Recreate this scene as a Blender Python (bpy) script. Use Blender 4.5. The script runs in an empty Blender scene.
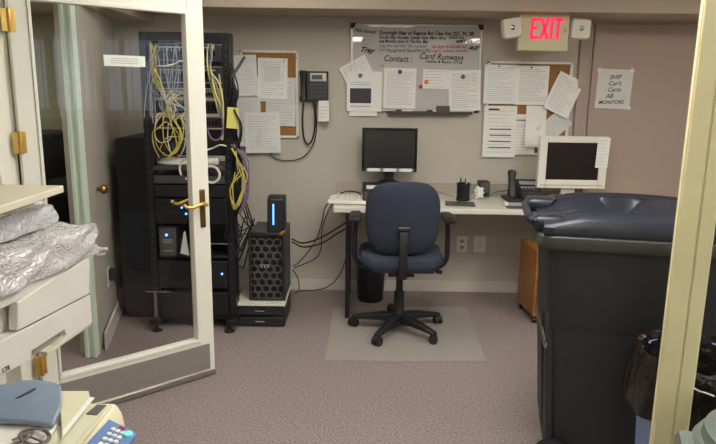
import bpy, bmesh, math, random
from mathutils import Vector, Matrix, Euler
random.seed(7)
PI = math.pi
S = bpy.context.scene
COL = S.collection
# ------------------------------------------------------------------ camera
F, H, TH, RO = 640.0, 1.55, math.radians(11.83), math.radians(0.8)
cd = bpy.data.cameras.new('camera'); cam = bpy.data.objects.new('camera', cd); COL.objects.link(cam)
cd.sensor_width = 36; cd.lens = F*36/716; cd.clip_start = .02
fw = Vector((0, math.cos(TH), -math.sin(TH))); r0 = Vector((1, 0, 0)); u0 = r0.cross(fw)
rt = r0*math.cos(RO) + u0*math.sin(RO); up = -r0*math.sin(RO) + u0*math.cos(RO)
cam.matrix_world = Matrix((( rt.x, up.x, -fw.x, 0), (rt.y, up.y, -fw.y, 0), (rt.z, up.z, -fw.z, H), (0, 0, 0, 1)))
S.camera = cam
CAM = Vector((0, 0, H))
def _ray(x, y): return fw + rt*((x-358)/F) + up*((222-y)/F)
def at(x, y, Y):                       # point of the upright plane Y = const seen at a place of the photo
    d = _ray(x, y); return CAM + d*(Y/d.y)
def at_z(x, y, z):                     # same for a level plane
    d = _ray(x, y); return CAM + d*((z-H)/d.z)

# ------------------------------------------------------------------ materials
M = {}
def mat(name, col, rough=.6, metal=0, noise=0, nscale=40, bump=0, bscale=80, emit=0, coat=0, spec=.5):
    m = bpy.data.materials.new(name); m.use_nodes = True
    nt = m.node_tree; b = nt.nodes['Principled BSDF']
    c = tuple((v/12.92 if v <= .04045 else ((v+.055)/1.055)**2.4) for v in [q/255 for q in col])
    b.inputs['Base Color'].default_value = (*c, 1); b.inputs['Roughness'].default_value = rough
    b.inputs['Metallic'].default_value = metal; b.inputs['Specular IOR Level'].default_value = spec
    if coat: b.inputs['Coat Weight'].default_value = coat
    if emit:
        b.inputs['Emission Color'].default_value = (*c, 1); b.inputs['Emission Strength'].default_value = emit
    tc = nt.nodes.new('ShaderNodeTexCoord')
    if noise:
        n = nt.nodes.new('ShaderNodeTexNoise'); n.inputs['Scale'].default_value = nscale; n.inputs['Detail'].default_value = 6
        r = nt.nodes.new('ShaderNodeValToRGB')
        r.color_ramp.elements[0].color = (*[v*(1-noise) for v in c], 1); r.color_ramp.elements[1].color = (*[min(1, v*(1+noise)) for v in c], 1)
        r.color_ramp.elements[0].position = .3; r.color_ramp.elements[1].position = .7
        nt.links.new(tc.outputs['Object'], n.inputs['Vector']); nt.links.new(n.outputs['Fac'], r.inputs['Fac'])
        nt.links.new(r.outputs['Color'], b.inputs['Base Color'])
    if bump:
        n2 = nt.nodes.new('ShaderNodeTexNoise'); n2.inputs['Scale'].default_value = bscale; n2.inputs['Detail'].default_value = 5
        bp = nt.nodes.new('ShaderNodeBump'); bp.inputs['Strength'].default_value = bump; bp.inputs['Distance'].default_value = .01
        nt.links.new(tc.outputs['Object'], n2.inputs['Vector']); nt.links.new(n2.outputs['Fac'], bp.inputs['Height'])
        nt.links.new(bp.outputs['Normal'], b.inputs['Normal'])
    M[name] = m; return m
def glass(name, tint, rough=0.0, fac=None):
    m = bpy.data.materials.new(name); m.use_nodes = True; nt = m.node_tree
    nt.nodes.remove(nt.nodes['Principled BSDF']); out = nt.nodes['Material Output']
    t = nt.nodes.new('ShaderNodeBsdfTransparent'); t.inputs['Color'].default_value = (*tint, 1)
    g = nt.nodes.new('ShaderNodeBsdfGlossy'); g.inputs['Roughness'].default_value = rough
    mx = nt.nodes.new('ShaderNodeMixShader')
    fr = nt.nodes.new('ShaderNodeFresnel'); fr.inputs['IOR'].default_value = 1.5
    gm = nt.nodes.new('ShaderNodeNewGeometry'); ml = nt.nodes.new('ShaderNodeMath'); ml.operation = 'MULTIPLY'; iv = nt.nodes.new('ShaderNodeMath'); iv.operation = 'SUBTRACT'; iv.inputs[0].default_value = 1
    nt.links.new(gm.outputs['Backfacing'], iv.inputs[1]); nt.links.new(fr.outputs['Fac'], ml.inputs[0]); nt.links.new(iv.outputs[0], ml.inputs[1]); nt.links.new(ml.outputs[0], mx.inputs['Fac'])
    nt.links.new(t.outputs[0], mx.inputs[1]); nt.links.new(g.outputs[0], mx.inputs[2]); nt.links.new(mx.outputs[0], out.inputs['Surface'])
    M[name] = m; return m
def film(name, col, clear, rough, bump, bscale):       # crinkled plastic wrap, translucent mat
    m = mat(name, col, rough, 0, 0, 1, bump, bscale, coat=.0, spec=.8); nt = m.node_tree
    b = nt.nodes['Principled BSDF']; b.inputs['Alpha'].default_value = 1-clear
    return m
mat('carpet', (154, 139, 136), .95, noise=.34, nscale=95, bump=.8, bscale=260, spec=.1)
mat('wall_paint', (191, 183, 169), .75, noise=.03, nscale=3, bump=.05, bscale=300, spec=.25)
mat('skirting_paint', (208, 200, 188), .6, noise=.02, nscale=3)
mat('ceiling_paint', (200, 192, 176), .9, noise=.03, nscale=8)
mat('soffit_paint', (178, 162, 143), .8, noise=.03, nscale=4)
mat('door_cream', (232, 229, 214), .45, noise=.02, nscale=5)
mat('post_cream', (222, 214, 166), .5, noise=.04, nscale=8, bump=.05, bscale=30)
mat('brown_paint', (168, 148, 135), .6, noise=.02, nscale=3)
mat('kick_grey', (138, 132, 124), .45, noise=.05, nscale=60)
mat('aluminium', (190, 188, 182), .35, 1)
mat('steel', (170, 170, 170), .25, 1)
mat('brass', (214, 176, 92), .38, .75, noise=.15, nscale=30)
mat('dull_brass', (156, 120, 68), .35, 1)
glass('glass', (.97, .97, .97))
mat('casing_green', (222, 238, 220), .5)
mat('black_plastic', (28, 28, 30), .45, bump=.04, bscale=400)
mat('black_metal', (22, 22, 24), .4, 0, noise=.1, nscale=20)
mat('black_gloss', (16, 16, 18), .15)
mat('black_mirror', (14, 14, 16), .04, coat=1)
mat('dark_panel', (36, 37, 40), .5, noise=.15, nscale=30)
mat('gunmetal', (74, 72, 70), .5, noise=.1, nscale=60)
mat('navy_fabric', (58, 63, 75), .95, noise=.25, nscale=300, bump=.3, bscale=500, spec=.1)
mat('laminate', (214, 208, 194), .35, noise=.02, nscale=10)
mat('splash_grey', (170, 158, 144), .5)
mat('white_plastic', (226, 222, 210), .4)
mat('grey_plastic', (150, 150, 150), .5)
mat('screen_dark', (48, 47, 47), .25)
mat('screen_off', (30, 24, 22), .3)
mat('cork', (158, 112, 62), .9, noise=.3, nscale=90, bump=.3, bscale=150)
mat('board_white', (190, 187, 184), .02, noise=.02, nscale=4)
mat('paper', (232, 230, 222), .8, noise=.02, nscale=20)
mat('paper_grey', (212, 211, 205), .8, noise=.03, nscale=20)
mat('paper_cream', (210, 204, 172), .8)
mat('paper_yellow', (216, 208, 110), .8)
film('sleeve', (234, 233, 229), .03, .16, .35, 12)
mat('print_grey', (176, 176, 174), .9)
mat('print_dark', (70, 70, 72), .9)
mat('ink_black', (44, 40, 44), .8)
mat('ink_green', (110, 140, 136), .8)
mat('ink_red', (184, 108, 112), .8)
mat('ink_pale', (176, 150, 150), .8)
for n, c in dict(blue=(60, 100, 150), violet=(80, 78, 110), yellow=(186, 176, 110), orange=(220, 120, 50), pink=(190, 70, 100), green=(50, 110, 90)).items():
    mat('magnet_'+n, c, .4)
mat('exit_face', (188, 178, 138), .5, emit=.12)
mat('exit_letter', (255, 30, 90), .5, emit=.9)
mat('lamp_head', (214, 206, 190), .4)
mat('led_blue', (70, 150, 255), .3, emit=6)
mat('led_pale', (110, 190, 255), .3, emit=2.5)
mat('wood', (150, 98, 44), .45, noise=.18, nscale=14)
mat('bin_body', (48, 50, 49), .55, noise=.08, nscale=50, bump=.1, bscale=250)
mat('bin_rim_lit', (68, 70, 68), .45, noise=.08, nscale=50)  # bin plastic made lighter for the highlights along the rim
mat('bin_lid', (28, 32, 44), .36, noise=.06, nscale=40, bump=.06, bscale=200)
mat('bag', (26, 20, 17), .18, bump=.9, bscale=22)
mat('blue_plastic', (140, 166, 206), .45)
mat('sage_plastic', (98, 106, 98), .5, noise=.05, nscale=30)
mat('copier_cream', (214, 209, 197), .5, noise=.02, nscale=10)
mat('copier_slab', (214, 206, 180), .55, noise=.02, nscale=10)
def wrap_mat(name, col):
    m = mat(name, col, .14, 0, .04, 9, coat=1, spec=.9); nt = m.node_tree; b = nt.nodes['Principled BSDF']
    tc = nt.nodes.new('ShaderNodeTexCoord'); n = nt.nodes.new('ShaderNodeTexNoise'); n.inputs['Scale'].default_value = 7; n.inputs['Detail'].default_value = 3
    mx = nt.nodes.new('ShaderNodeVectorMath'); mx.operation = 'MULTIPLY_ADD'; mx.inputs[1].default_value = (.16, .16, .16)
    nt.links.new(tc.outputs['Object'], n.inputs['Vector']); nt.links.new(n.outputs['Color'], mx.inputs[0]); nt.links.new(tc.outputs['Object'], mx.inputs[2])
    v = nt.nodes.new('ShaderNodeTexVoronoi'); v.feature = 'DISTANCE_TO_EDGE'; v.inputs['Scale'].default_value = 46
    nt.links.new(mx.outputs[0], v.inputs['Vector'])
    bp = nt.nodes.new('ShaderNodeBump'); bp.inputs['Strength'].default_value = .6; bp.inputs['Distance'].default_value = .02
    nt.links.new(v.outputs['Distance'], bp.inputs['Height']); nt.links.new(bp.outputs['Normal'], b.inputs['Normal']); nt.links.new(bp.outputs['Normal'], b.inputs['Coat Normal'])
wrap_mat('wrap', (206, 203, 200)); wrap_mat('wrap_fold', (190, 188, 191))
film('mat_plastic', (184, 176, 168), .45, .3, .1, 60)
mat('fax_blue', (128, 142, 158), .35, noise=.08, nscale=12)
mat('key_blue', (92, 122, 176), .45)
mat('splash_cream', (204, 204, 178), .5)
mat('lcd', (84, 88, 88), .2)
mat('teal', (120, 220, 225), .4)
mat('cord_grey', (110, 98, 92), .5)
mat('cable_yellow', (206, 190, 92), .5); mat('cable_white', (210, 205, 195), .5); mat('cable_black', (26, 25, 26), .5)
mat('cable_purple', (112, 92, 120), .5); mat('cable_blue', (70, 90, 140), .5); mat('cable_green', (60, 110, 84), .5); mat('cable_grey', (140, 140, 140), .5)
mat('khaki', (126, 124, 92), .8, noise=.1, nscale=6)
mat('reflected_blue', (150, 160, 170), .8)
mat('dark_room', (60, 58, 52), .9)
mat('window_blind', (190, 205, 225), .6, emit=3.5)
mat('lamp_diffuser', (255, 244, 222), .5, emit=1)
mat('lamp_diffuser_dimmed', (255, 244, 222), .5, emit=1)  # diffuser turned down to keep near objects from burning out

# ------------------------------------------------------------------ mesh helpers
WM = {}
def bm_new(): return bmesh.new()
def box(bm, x0, x1, y0, y1, z0, z1, mtx=None):
    v = [bm.verts.new((x, y, z)) for z in (z0, z1) for y in (y0, y1) for x in (x0, x1)]
    for f in ((0, 2, 3, 1), (4, 5, 7, 6), (0, 1, 5, 4), (2, 6, 7, 3), (0, 4, 6, 2), (1, 3, 7, 5)): bm.faces.new([v[i] for i in f])
    if mtx: bmesh.ops.transform(bm, matrix=mtx, verts=v)
    return v
def B(*a, mtx=None): bm = bmesh.new(); box(bm, *a, mtx=mtx); return bm
def prism(bm, poly, ax, a0, a1):        # polygon extruded along an axis
    def P(p, t):
        return {'x': (t, p[0], p[1]), 'y': (p[0], t, p[1]), 'z': (p[0], p[1], t)}[ax]
    A = [bm.verts.new(P(p, a0)) for p in poly]; Bv = [bm.verts.new(P(p, a1)) for p in poly]
    n = len(poly); fs = [bm.faces.new(A), bm.faces.new(Bv[::-1])]
    for i in range(n): fs.append(bm.faces.new((A[i], Bv[i], Bv[(i+1) % n], A[(i+1) % n])))
    bmesh.ops.recalc_face_normals(bm, faces=fs); return A+Bv
def smooth_path(pts, n=8):
    P = [Vector(p) for p in pts]
    if len(P) < 3: return P
    P = [P[0]*2-P[1]] + P + [P[-1]*2-P[-2]]; out = []
    for i in range(1, len(P)-2):
        a, b, c, d = P[i-1:i+3]
        for k in range(n):
            t = k/n
            out.append(.5*((2*b)+(c-a)*t+(2*a-5*b+4*c-d)*t*t+(3*b-a-3*c+d)*t**3))
    out.append(P[-2]); return out
def tube(bm, pts, r, seg=8, taper=None):
    P = [Vector(p) for p in pts]; rings = []; nrm = None
    for i, p in enumerate(P):
        t = (P[min(i+1, len(P)-1)]-P[max(i-1, 0)])
        if t.length < 1e-9: t = Vector((0, 0, 1))
        t.normalize()
        if nrm is None: nrm = t.orthogonal().normalized()
        else:
            nrm = nrm - t*nrm.dot(t)
            nrm = nrm.normalized() if nrm.length > 1e-6 else t.orthogonal().normalized()
        bi = t.cross(nrm); rr = r if taper is None else taper[i]
        rings.append([bm.verts.new(p+(nrm*math.cos(a)+bi*math.sin(a))*rr) for a in [2*PI*k/seg for k in range(seg)]])
    for A, Bq in zip(rings, rings[1:]):
        for k in range(seg): bm.faces.new((A[k], A[(k+1) % seg], Bq[(k+1) % seg], Bq[k]))
    bm.faces.new(rings[0][::-1]); bm.faces.new(rings[-1])
def lathe(bm, prof, c, seg=24, sx=1, sy=1):
    rings = []
    for r, z in prof:
        rings.append([bm.verts.new((c[0]+sx*r*math.cos(2*PI*k/seg), c[1]+sy*r*math.sin(2*PI*k/seg), c[2]+z)) for k in range(seg)])
    for A, Bq in zip(rings, rings[1:]):
        for k in range(seg): bm.faces.new((A[k], A[(k+1) % seg], Bq[(k+1) % seg], Bq[k]))
    bm.faces.new(rings[0][::-1]); bm.faces.new(rings[-1])
def loft(bm, rings):
    R = [[bm.verts.new(p) for p in r] for r in rings]; n = len(R[0])
    for A, Bq in zip(R, R[1:]):
        for k in range(n): bm.faces.new((A[k], A[(k+1) % n], Bq[(k+1) % n], Bq[k]))
    bm.faces.new(R[0][::-1]); bm.faces.new(R[-1])
def rrect(x0, x1, y0, y1, r, n=5):
    pts = []
    for cx, cy, a0 in ((x1-r, y1-r, 0), (x0+r, y1-r, PI/2), (x0+r, y0+r, PI), (x1-r, y0+r, 1.5*PI)):
        for k in range(n+1):
            a = a0+k/n*PI/2; pts.append((cx+r*math.cos(a), cy+r*math.sin(a)))
    return pts
def _mesh(name, bm, m, smooth):
    bmesh.ops.recalc_face_normals(bm, faces=bm.faces[:])
    me = bpy.data.meshes.new(name); bm.to_mesh(me); bm.free(); me.materials.append(M[m])
    if smooth:
        for p in me.polygons: p.use_smooth = True
        me.set_sharp_from_angle(angle=math.radians(40))
    return me
def _bev(o, bevel, seg=2):
    if bevel:
        b = o.modifiers.new('Bevel', 'BEVEL'); b.width = bevel; b.segments = seg; b.limit_method = 'ANGLE'; b.angle_limit = math.radians(35); b.harden_normals = False
def thing(name, label, cat, loc=(0, 0, 0), rz=0, group=None):
    o = bpy.data.objects.new(name, None); COL.objects.link(o); o.empty_display_size = .05
    o.location = loc; o.rotation_euler = (0, 0, rz); o['label'] = label; o['category'] = cat
    if group: o['group'] = group
    WM[o.name] = Matrix.Translation(loc) @ Matrix.Rotation(rz, 4, 'Z'); return o
def part(name, bm, m, par, bevel=0, smooth=True, label=None, local=False):       # geometry given in world coordinates
    w = WM[par.name]
    if not local: bm.transform(w.inverted())
    o = bpy.data.objects.new(name, _mesh(name, bm, m, smooth)); COL.objects.link(o); o.parent = par
    WM[o.name] = w; _bev(o, bevel)
    if label: o['label'] = label
    return o
def solo(name, bm, m, label, cat, bevel=0, smooth=True, group=None):             # a thing that is one mesh
    xs = [v.co for v in bm.verts]; mn = [min(c[i] for c in xs) for i in range(3)]; mx = [max(c[i] for c in xs) for i in range(3)]
    c = Vector(((mn[0]+mx[0])/2, (mn[1]+mx[1])/2, mn[2])); bm.transform(Matrix.Translation(-c))
    o = bpy.data.objects.new(name, _mesh(name, bm, m, smooth)); COL.objects.link(o); o.location = c
    o['label'] = label; o['category'] = cat
    if group: o['group'] = group
    WM[o.name] = Matrix.Translation(c); _bev(o, bevel); return o
def struct(name, bm, m, bevel=0, smooth=False):
    o = bpy.data.objects.new(name, _mesh(name, bm, m, smooth)); COL.objects.link(o); o['kind'] = 'structure'
    WM[o.name] = Matrix.Identity(4); _bev(o, bevel); return o
def dup(root, loc, rz, label=None, group=None):
    r = root.copy(); COL.objects.link(r); r.location = loc; r.rotation_euler = (0, 0, rz)
    if label: r['label'] = label
    if group: r['group'] = group
    for ch in list(root.children):
        c = ch.copy(); COL.objects.link(c); c.parent = r
        for g in list(ch.children):
            d = g.copy(); COL.objects.link(d); d.parent = c
    return r
def text_bm(s, size, shear=0, extrude=.0006, bold=0, wide=1):
    cu = bpy.data.curves.new('lettering', 'FONT'); cu.body = s; cu.size = size; cu.shear = shear; cu.extrude = extrude; cu.offset = bold
    cu.align_x = 'CENTER'; cu.align_y = 'CENTER'; cu.resolution_u = 3
    o = bpy.data.objects.new('lettering', cu); COL.objects.link(o)
    dg = bpy.context.evaluated_depsgraph_get(); dg.update()
    me = bpy.data.meshes.new_from_object(o.evaluated_get(dg)); bm = bmesh.new(); bm.from_mesh(me)
    bpy.data.objects.remove(o); bpy.data.curves.remove(cu); bpy.data.meshes.remove(me)
    if wide != 1: bm.transform(Matrix.Scale(wide, 4, (1, 0, 0)))
    return bm
def on_wall(x, y, z, rot=0):            # text plane (x right, y up) stood up on a wall that faces the camera
    return Matrix.Translation((x, y, z)) @ Matrix.Rotation(rot, 4, 'Y').inverted() @ Matrix.Rotation(PI/2, 4, 'X')

# ------------------------------------------------------------------ room shell
WY = 4.80
struct('floor', B(-3.2, 3.4, -4.2, 5.0, -.1, 0), 'carpet')
struct('ceiling', B(-3.2, 3.4, -4.2, 5.0, 2.45, 2.55), 'ceiling_paint')
struct('wall_back', B(-2.0, 3.4, WY, 5.0, 0, 2.45), 'wall_paint')
bm = bm_new(); prism(bm, [(-1.787, WY), (-1.50, 3.52), (-1.62, 3.52), (-1.95, WY)], 'z', 0, 2.45); wl = struct('wall_left', bm, 'wall_paint')
struct('wall_right', B(3.2, 3.4, -4.2, 5.0, 0, 2.45), 'wall_paint')
struct('wall_rear', B(-3.2, 3.4, -4.2, -4.0, 0, 2.45), 'wall_paint')
struct('wall_left_near', B(-3.2, -3.0, -4.2, 5.0, 0, 2.45), 'wall_paint')
bm = bm_new(); box(bm, -3.0, -1.62, 2.56, 2.74, 0, 2.45); struct('wall_partition', bm, 'wall_paint')
# khaki end wall added beyond the opening, standing in for a reflected green wall
bm = bm_new(); box(bm, -3.0, -1.70, 4.30, 4.40, 0, 2.45); struct('wall_side_reflection', bm, 'khaki')
# soffit: beam over the back wall, and duct box along the left
struct('trim_1', B(-1.49, 3.2, 4.30, WY, 2.045, 2.45), 'soffit_paint', .004)
struct('trim_2', B(-3.0, -1.49, 2.745, WY, 1.99, 2.45), 'soffit_paint', .004)
# baseboards
struct('baseboard_back', B(-1.75, 1.55, WY-.016, WY, 0, .085), 'skirting_paint', .004)
bm = bm_new(); prism(bm, [(-1.778, WY-.02), (-1.493, 3.56), (-1.478, 3.56), (-1.760, WY-.02)], 'z', 0, .11); struct('baseboard_left', bm, 'skirting_paint', .003)
# pale green casing at the end of the left wall
bm = bm_new(); box(bm, -1.562, -1.502, 3.465, 3.52, 0, 1.99); box(bm, -1.520, -1.500, 3.455, 3.47, 0, 1.99); box(bm, -1.566, -1.545, 3.455, 3.47, 0, 1.99)
struct('trim_3', bm, 'casing_green', .004)
# frame that carries the glazed door, on the left
bm = bm_new(); box(bm, -1.62, -1.462, 2.60, 2.74, 0, 2.45); box(bm, -1.74, -1.56, 2.54, 2.60, 0, 2.45); box(bm, -1.555, -1.53, 2.55, 2.60, 0, 2.45)
struct('trim_4', bm, 'door_cream', .005)
# cream upright at the right edge of the view
mt = Matrix.Translation((.895, 1.76, 0)) @ Matrix.Rotation(math.radians(-16), 4, 'Z')
bm = bm_new(); box(bm, 0, .098, 0, .03, 0, 2.45, mt); box(bm, .004, .052, -.007, 0, 0, 2.45, mt); box(bm, .057, .094, -.007, 0, 0, 2.45, mt)
struct('trim_5', bm, 'post_cream', .003)
# back door with its casing
bm = bm_new()
for a in ((1.585, 1.665, WY-.03, WY, 0, 2.044), (2.62, 2.70, WY-.03, WY, 0, 2.044)): box(bm, *a)
struct('trim_6', bm, 'brown_paint', .004)
d2 = struct('door_2', B(1.685, 2.61, WY-.022, WY, .008, 2.025), 'brown_paint', .003)
k = bm_new(); lathe(k, [(.0, 0), (.028, .002), (.03, .02), (.012, .03), (.012, .05), (.028, .06), (.028, .085), (.0, .095)], (0, 0, 0), 16)
k.transform(Matrix.Translation((2.54, WY-.022, .95)) @ Matrix.Rotation(PI/2, 4, 'X')); part('door_knob', k, 'steel', d2)

# ------------------------------------------------------------------ glazed door (door_1), local u along the leaf from the hinge, w across
A1 = math.radians(49); DW = .868
dxy = Vector((math.sin(A1), math.cos(A1), 0)); P0 = Vector((-.787, 3.290, 0)); HG = P0 - dxy*DW
dm = Matrix.Translation(HG) @ Matrix.Rotation(math.atan2(dxy.y, dxy.x), 4, 'Z')
def dbox(bm, u0, u1, z0, z1, w0=-.020, w1=.020): box(bm, u0, u1, w0, w1, z0, z1, dm)
bm = bm_new()
dbox(bm, 0, .072, .022, 2.03); dbox(bm, DW-.084, DW, .022, 2.03); dbox(bm, .072, DW-.084, .022, .208); dbox(bm, .072, DW-.084, 1.90, 2.03)
door1 = struct('door_1', bm, 'door_cream', .004)
bm = bm_new(); dbox(bm, .072, DW-.084, .19, 1.91, -.003, .003); part('glass_pane', bm, 'glass', door1)
bm = bm_new()
dbox(bm, .072, DW-.084, .205, .222, -.026, .026); dbox(bm, .072, .086, .222, 1.89, -.026, .026); dbox(bm, DW-.096, DW-.084, .222, 1.89, -.026, .026); dbox(bm, .072, DW-.084, 1.885, 1.905, -.026, .026)
part('glazing_bead', bm, 'door_cream', door1, .003)
bm = bm_new(); dbox(bm, .03, DW-.028, .040, .185, -.0225, -.018); part('kick_plate', bm, 'kick_grey', door1, .001)
bm = bm_new(); dbox(bm, .0, DW, .006, .034, -.030, -.018); dbox(bm, .0, DW, .002, .022, -.02, .02); part('door_sweep', bm, 'aluminium', door1, .002)
bm = bm_new(); dbox(bm, DW-.056, DW-.026, .83, 1.03, -.028, -.018); hp = part('handle_plate', bm, 'dull_brass', door1, .004)
for sgn, nm in ((-1, 'lever_handle'), (1, 'lever_handle')):
    bm = bm_new(); w = .020*sgn
    tube(bm, [dm @ Vector(p) for p in ((DW-.040, w, .955), (DW-.040, w+.05*sgn, .955))], .010, 10)
    tube(bm, smooth_path([dm @ Vector(p) for p in ((DW-.035, w+.048*sgn, .955), (DW-.075, w+.055*sgn, .962), (DW-.12, w+.055*sgn, .950), (DW-.150, w+.05*sgn, .955), (DW-.165, w+.045*sgn, .97))], 5), .0085, 10)
    part(nm, bm, 'brass', hp)
bm = bm_new(); tube(bm, [dm @ Vector((DW-.040, -.027, .865)), dm @ Vector((DW-.040, -.032, .865))], .009, 12); part('keyhole', bm, 'dull_brass', hp)
for z in (1.305, 1.80, .30):
    bm = bm_new(); dbox(bm, -.030, -.005, z-.045, z+.045, -.030, -.026); dbox(bm, .005, .024, z-.045, z+.045, -.024, -.018)
    tube(bm, [dm @ Vector((0, -.030, z-.048)), dm @ Vector((0, -.030, z+.048))], .0085, 10)
    for dz in (-.028, 0, .028):
        tube(bm, [dm @ Vector((.015, -.024, z+dz)), dm @ Vector((.015, -.027, z+dz))], .004, 8)
    part('hinge', bm, 'brass', door1, .001)
bm = bm_new(); dbox(bm, .377, .570, 1.632, 1.681, -.0045, -.003)
st = part('notice_strip', bm, 'paper', door1)
bm = bm_new()
for i in range(3): dbox(bm, .410, .535, 1.645+i*.010, 1.648+i*.010, -.0052, -.0045)
part('printed_text', bm, 'print_grey', st)
for u in (.380, .548):
    bm = bm_new(); dbox(bm, u, u+.018, 1.638, 1.674, -.0052, -.0045); part('tape', bm, 'casing_green', st)

# ------------------------------------------------------------------ ceiling lights
def light_panel(x, y, label, dimmed=False):
    t = thing('ceiling_light', label, 'ceiling light', (x, y, 2.45), 0, 'recessed ceiling light panels')
    bm = bm_new()
    for a in ((-.36, -.32, -.64, .64), (.32, .36, -.64, .64), (-.32, .32, -.64, -.60), (-.32, .32, .60, .64), (-.135, -.095, -.60, .60), (.095, .135, -.60, .60)): box(bm, x+a[0], x+a[1], y+a[2], y+a[3], 2.425, 2.45)
    part('frame', bm, 'lamp_head', t, .002)
    for u0, u1 in ((-.32, -.135), (-.095, .095), (.135, .32)): part('diffuser', B(x+u0, x+u1, y-.60, y+.60, 2.435, 2.449), 'lamp_diffuser_dimmed' if dimmed or -1 < y < 1 else 'lamp_diffuser', t)
for lx, nx_ in ((.44, 'in the middle'), (2.4, 'on the right')):
    for ly, ny_ in ((2.2, 'ceiling light panel nearest the desk'), (.35, 'ceiling light panel above the viewer'), (-2.7, 'ceiling light panel far behind the viewer')):
        light_panel(lx if ly > -1 else (-.28 if lx < 1 else 2.28), ly, ny_+', '+nx_)
light_panel(-.55, 3.30, 'ceiling light panel added in front of the equipment rack to brighten the left wall', True)  # extra panel, put in to lift the dark left wall

# ------------------------------------------------------------------ things the door glass mirrors: blinds and a counter on the right
w1 = struct('window_1', B(3.17, 3.2, -2.2, 2.6, 1.26, 2.05), 'window_blind')
wb = thing('vertical_blind', 'pale vertical blind hanging over the window on the right wall', 'window blind', (3.12, 0, 2.05))
part('head_rail', B(3.08, 3.16, -2.25, 2.65, 2.05, 2.10), 'white_plastic', wb, .003)
bm = bm_new()
for i in range(48):
    y = -2.2+i*.1; box(bm, -.045, .045, -.002, .002, 1.24, 2.05, Matrix.Translation((3.12, y, 0)) @ Matrix.Rotation(math.radians(random.choice((-28, -20, 10, 50))), 4, 'Z'))
part('slats', bm, 'grey_plastic', wb)
ct = thing('counter', 'dark counter with a pale top along the right wall', 'counter', (2.95, 0, 0))
part('body', B(2.75, 3.19, -2.4, 3.0, 0, 1.17), 'dark_panel', ct); part('top', B(2.70, 3.19, -2.4, 3.0, 1.17, 1.20), 'laminate', ct, .004)

# ------------------------------------------------------------------ added stand-ins for the door glass reflections over the dark opening
sr = thing('reflected_cabinet', 'low dark box added behind the glazed door for the dark part of its reflection', 'cabinet', (-2.1, 4.05, 0))
part('body', B(-2.6, -1.92, 3.85, 4.298, 0, 1.22), 'black_metal', sr, .004); part('top', B(-2.62, -1.90, 3.83, 4.298, 1.22, 1.25), 'dark_panel', sr, .003)
po = thing('reflected_poster', 'pale notice added on the khaki wall to stand for a reflection in the door glass', 'reflected_poster', (-1.88, 4.29, 1.35))
part('sheet', B(-1.98, -1.79, 4.285, 4.30, 1.33, 1.86), 'reflected_blue', po)
bm = bm_new(); lathe(bm, [(.022, 0), (.036, 0), (.036, .002), (.022, .002)], (0, 0, 0), 20); bm.transform(on_wall(-1.90, 4.284, 1.77)); part('printed_ring', bm, 'print_dark', po)

sl_ = thing('ceiling_light', 'square light panel added to brighten the side room behind the glazed door', 'ceiling light', (-2.3, 3.4, 1.99))  # added lamp that lifts the dark opening
part('rim', B(-2.62, -1.98, 3.08, 3.72, 1.975, 1.99), 'lamp_head', sl_, .002); part('diffuser', B(-2.60, -2.00, 3.10, 3.70, 1.968, 1.976), 'lamp_diffuser_dimmed', sl_)

# ------------------------------------------------------------------ wall things: helpers for sheets
def sheet(name, label, cx, cz, w, h, rot=0, y=WY-.002, m='paper', rows=14, ink='print_grey', curl=.006, cat='paper', group=None, top=.10, left=.10, extra=None, wl=1.0):
    """one sheet with its printed lines; cx, cz its centre on the wall, rot clockwise in radians"""
    mt = Matrix.Translation((cx, y, cz)) @ Matrix.Rotation(rot, 4, 'Y')
    t = thing(name, label, cat, (cx, y, cz-h/2), 0, group)
    def dep(u, v):      # lower corners lift off the wall a little
        q = max(0, -v/h+.5); return -curl*(q**2)*(.5+abs(u)/w)-.0015
    bm = bm_new(); nx, nz = 4, 6; G = []
    for j in range(nz+1):
        G.append([bm.verts.new(mt @ Vector((w*(i/nx-.5), dep(w*(i/nx-.5), h*(j/nz-.5)), h*(j/nz-.5)))) for i in range(nx+1)])
    for j in range(nz):
        for i in range(nx): bm.faces.new((G[j][i], G[j][i+1], G[j+1][i+1], G[j+1][i]))
    ext = bmesh.ops.extrude_face_region(bm, geom=bm.faces[:])
    bmesh.ops.translate(bm, vec=(0, .0008, 0), verts=[v for v in ext['geom'] if isinstance(v, bmesh.types.BMVert)])
    part('sheet', bm, m, t, 0, True)
    if rows:
        bm = bm_new()
        for k in range(rows):
            v = h*(.5-top)-k*(h*(1-2*top))/max(1, rows-1); u = -w*(.5-left); end = w*(.5-left)*(1 if random.random() < .6 else random.uniform(.1, .8))*wl
            while u < end:
                l = random.uniform(.01, .035)*w/.22
                q = [(u, v-.0017), (min(u+l, end), v-.0017), (min(u+l, end), v+.0017), (u, v+.0017)]
                bm.faces.new([bm.verts.new(mt @ Vector((a, dep(a, b)-.0006, b))) for a, b in q]); u += l+.005
        part('printed_text', bm, ink, t, 0, False)
    if extra:
        for nm, u0, u1, v0, v1, mm in extra:
            bm = bm_new(); bm.faces.new([bm.verts.new(mt @ Vector((a, dep(a, b)-.0012, b))) for a, b in ((u0, v0), (u1, v0), (u1, v1), (u0, v1))]); part(nm, bm, mm, t, 0, False)
    return t
def span(x0, y0, x1, y1, Y=WY):        # photo rectangle -> centre and size on the plane Y
    a = at(x0, y0, Y); b = at(x1, y1, Y); return ((a.x+b.x)/2, (a.z+b.z)/2, abs(b.x-a.x), abs(a.z-b.z))
def pin(x, y, Y, m, label, r=.006):
    p = at(x, y, Y); bm = bm_new(); lathe(bm, [(r*.5, 0), (r*.5, .004), (r, .005), (r*.9, .010), (0.0005, .011)], (0, 0, 0), 12); bm.transform(on_wall(p.x, Y, p.z)); return solo('push_pin', bm, m, label, 'push pin')

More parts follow.
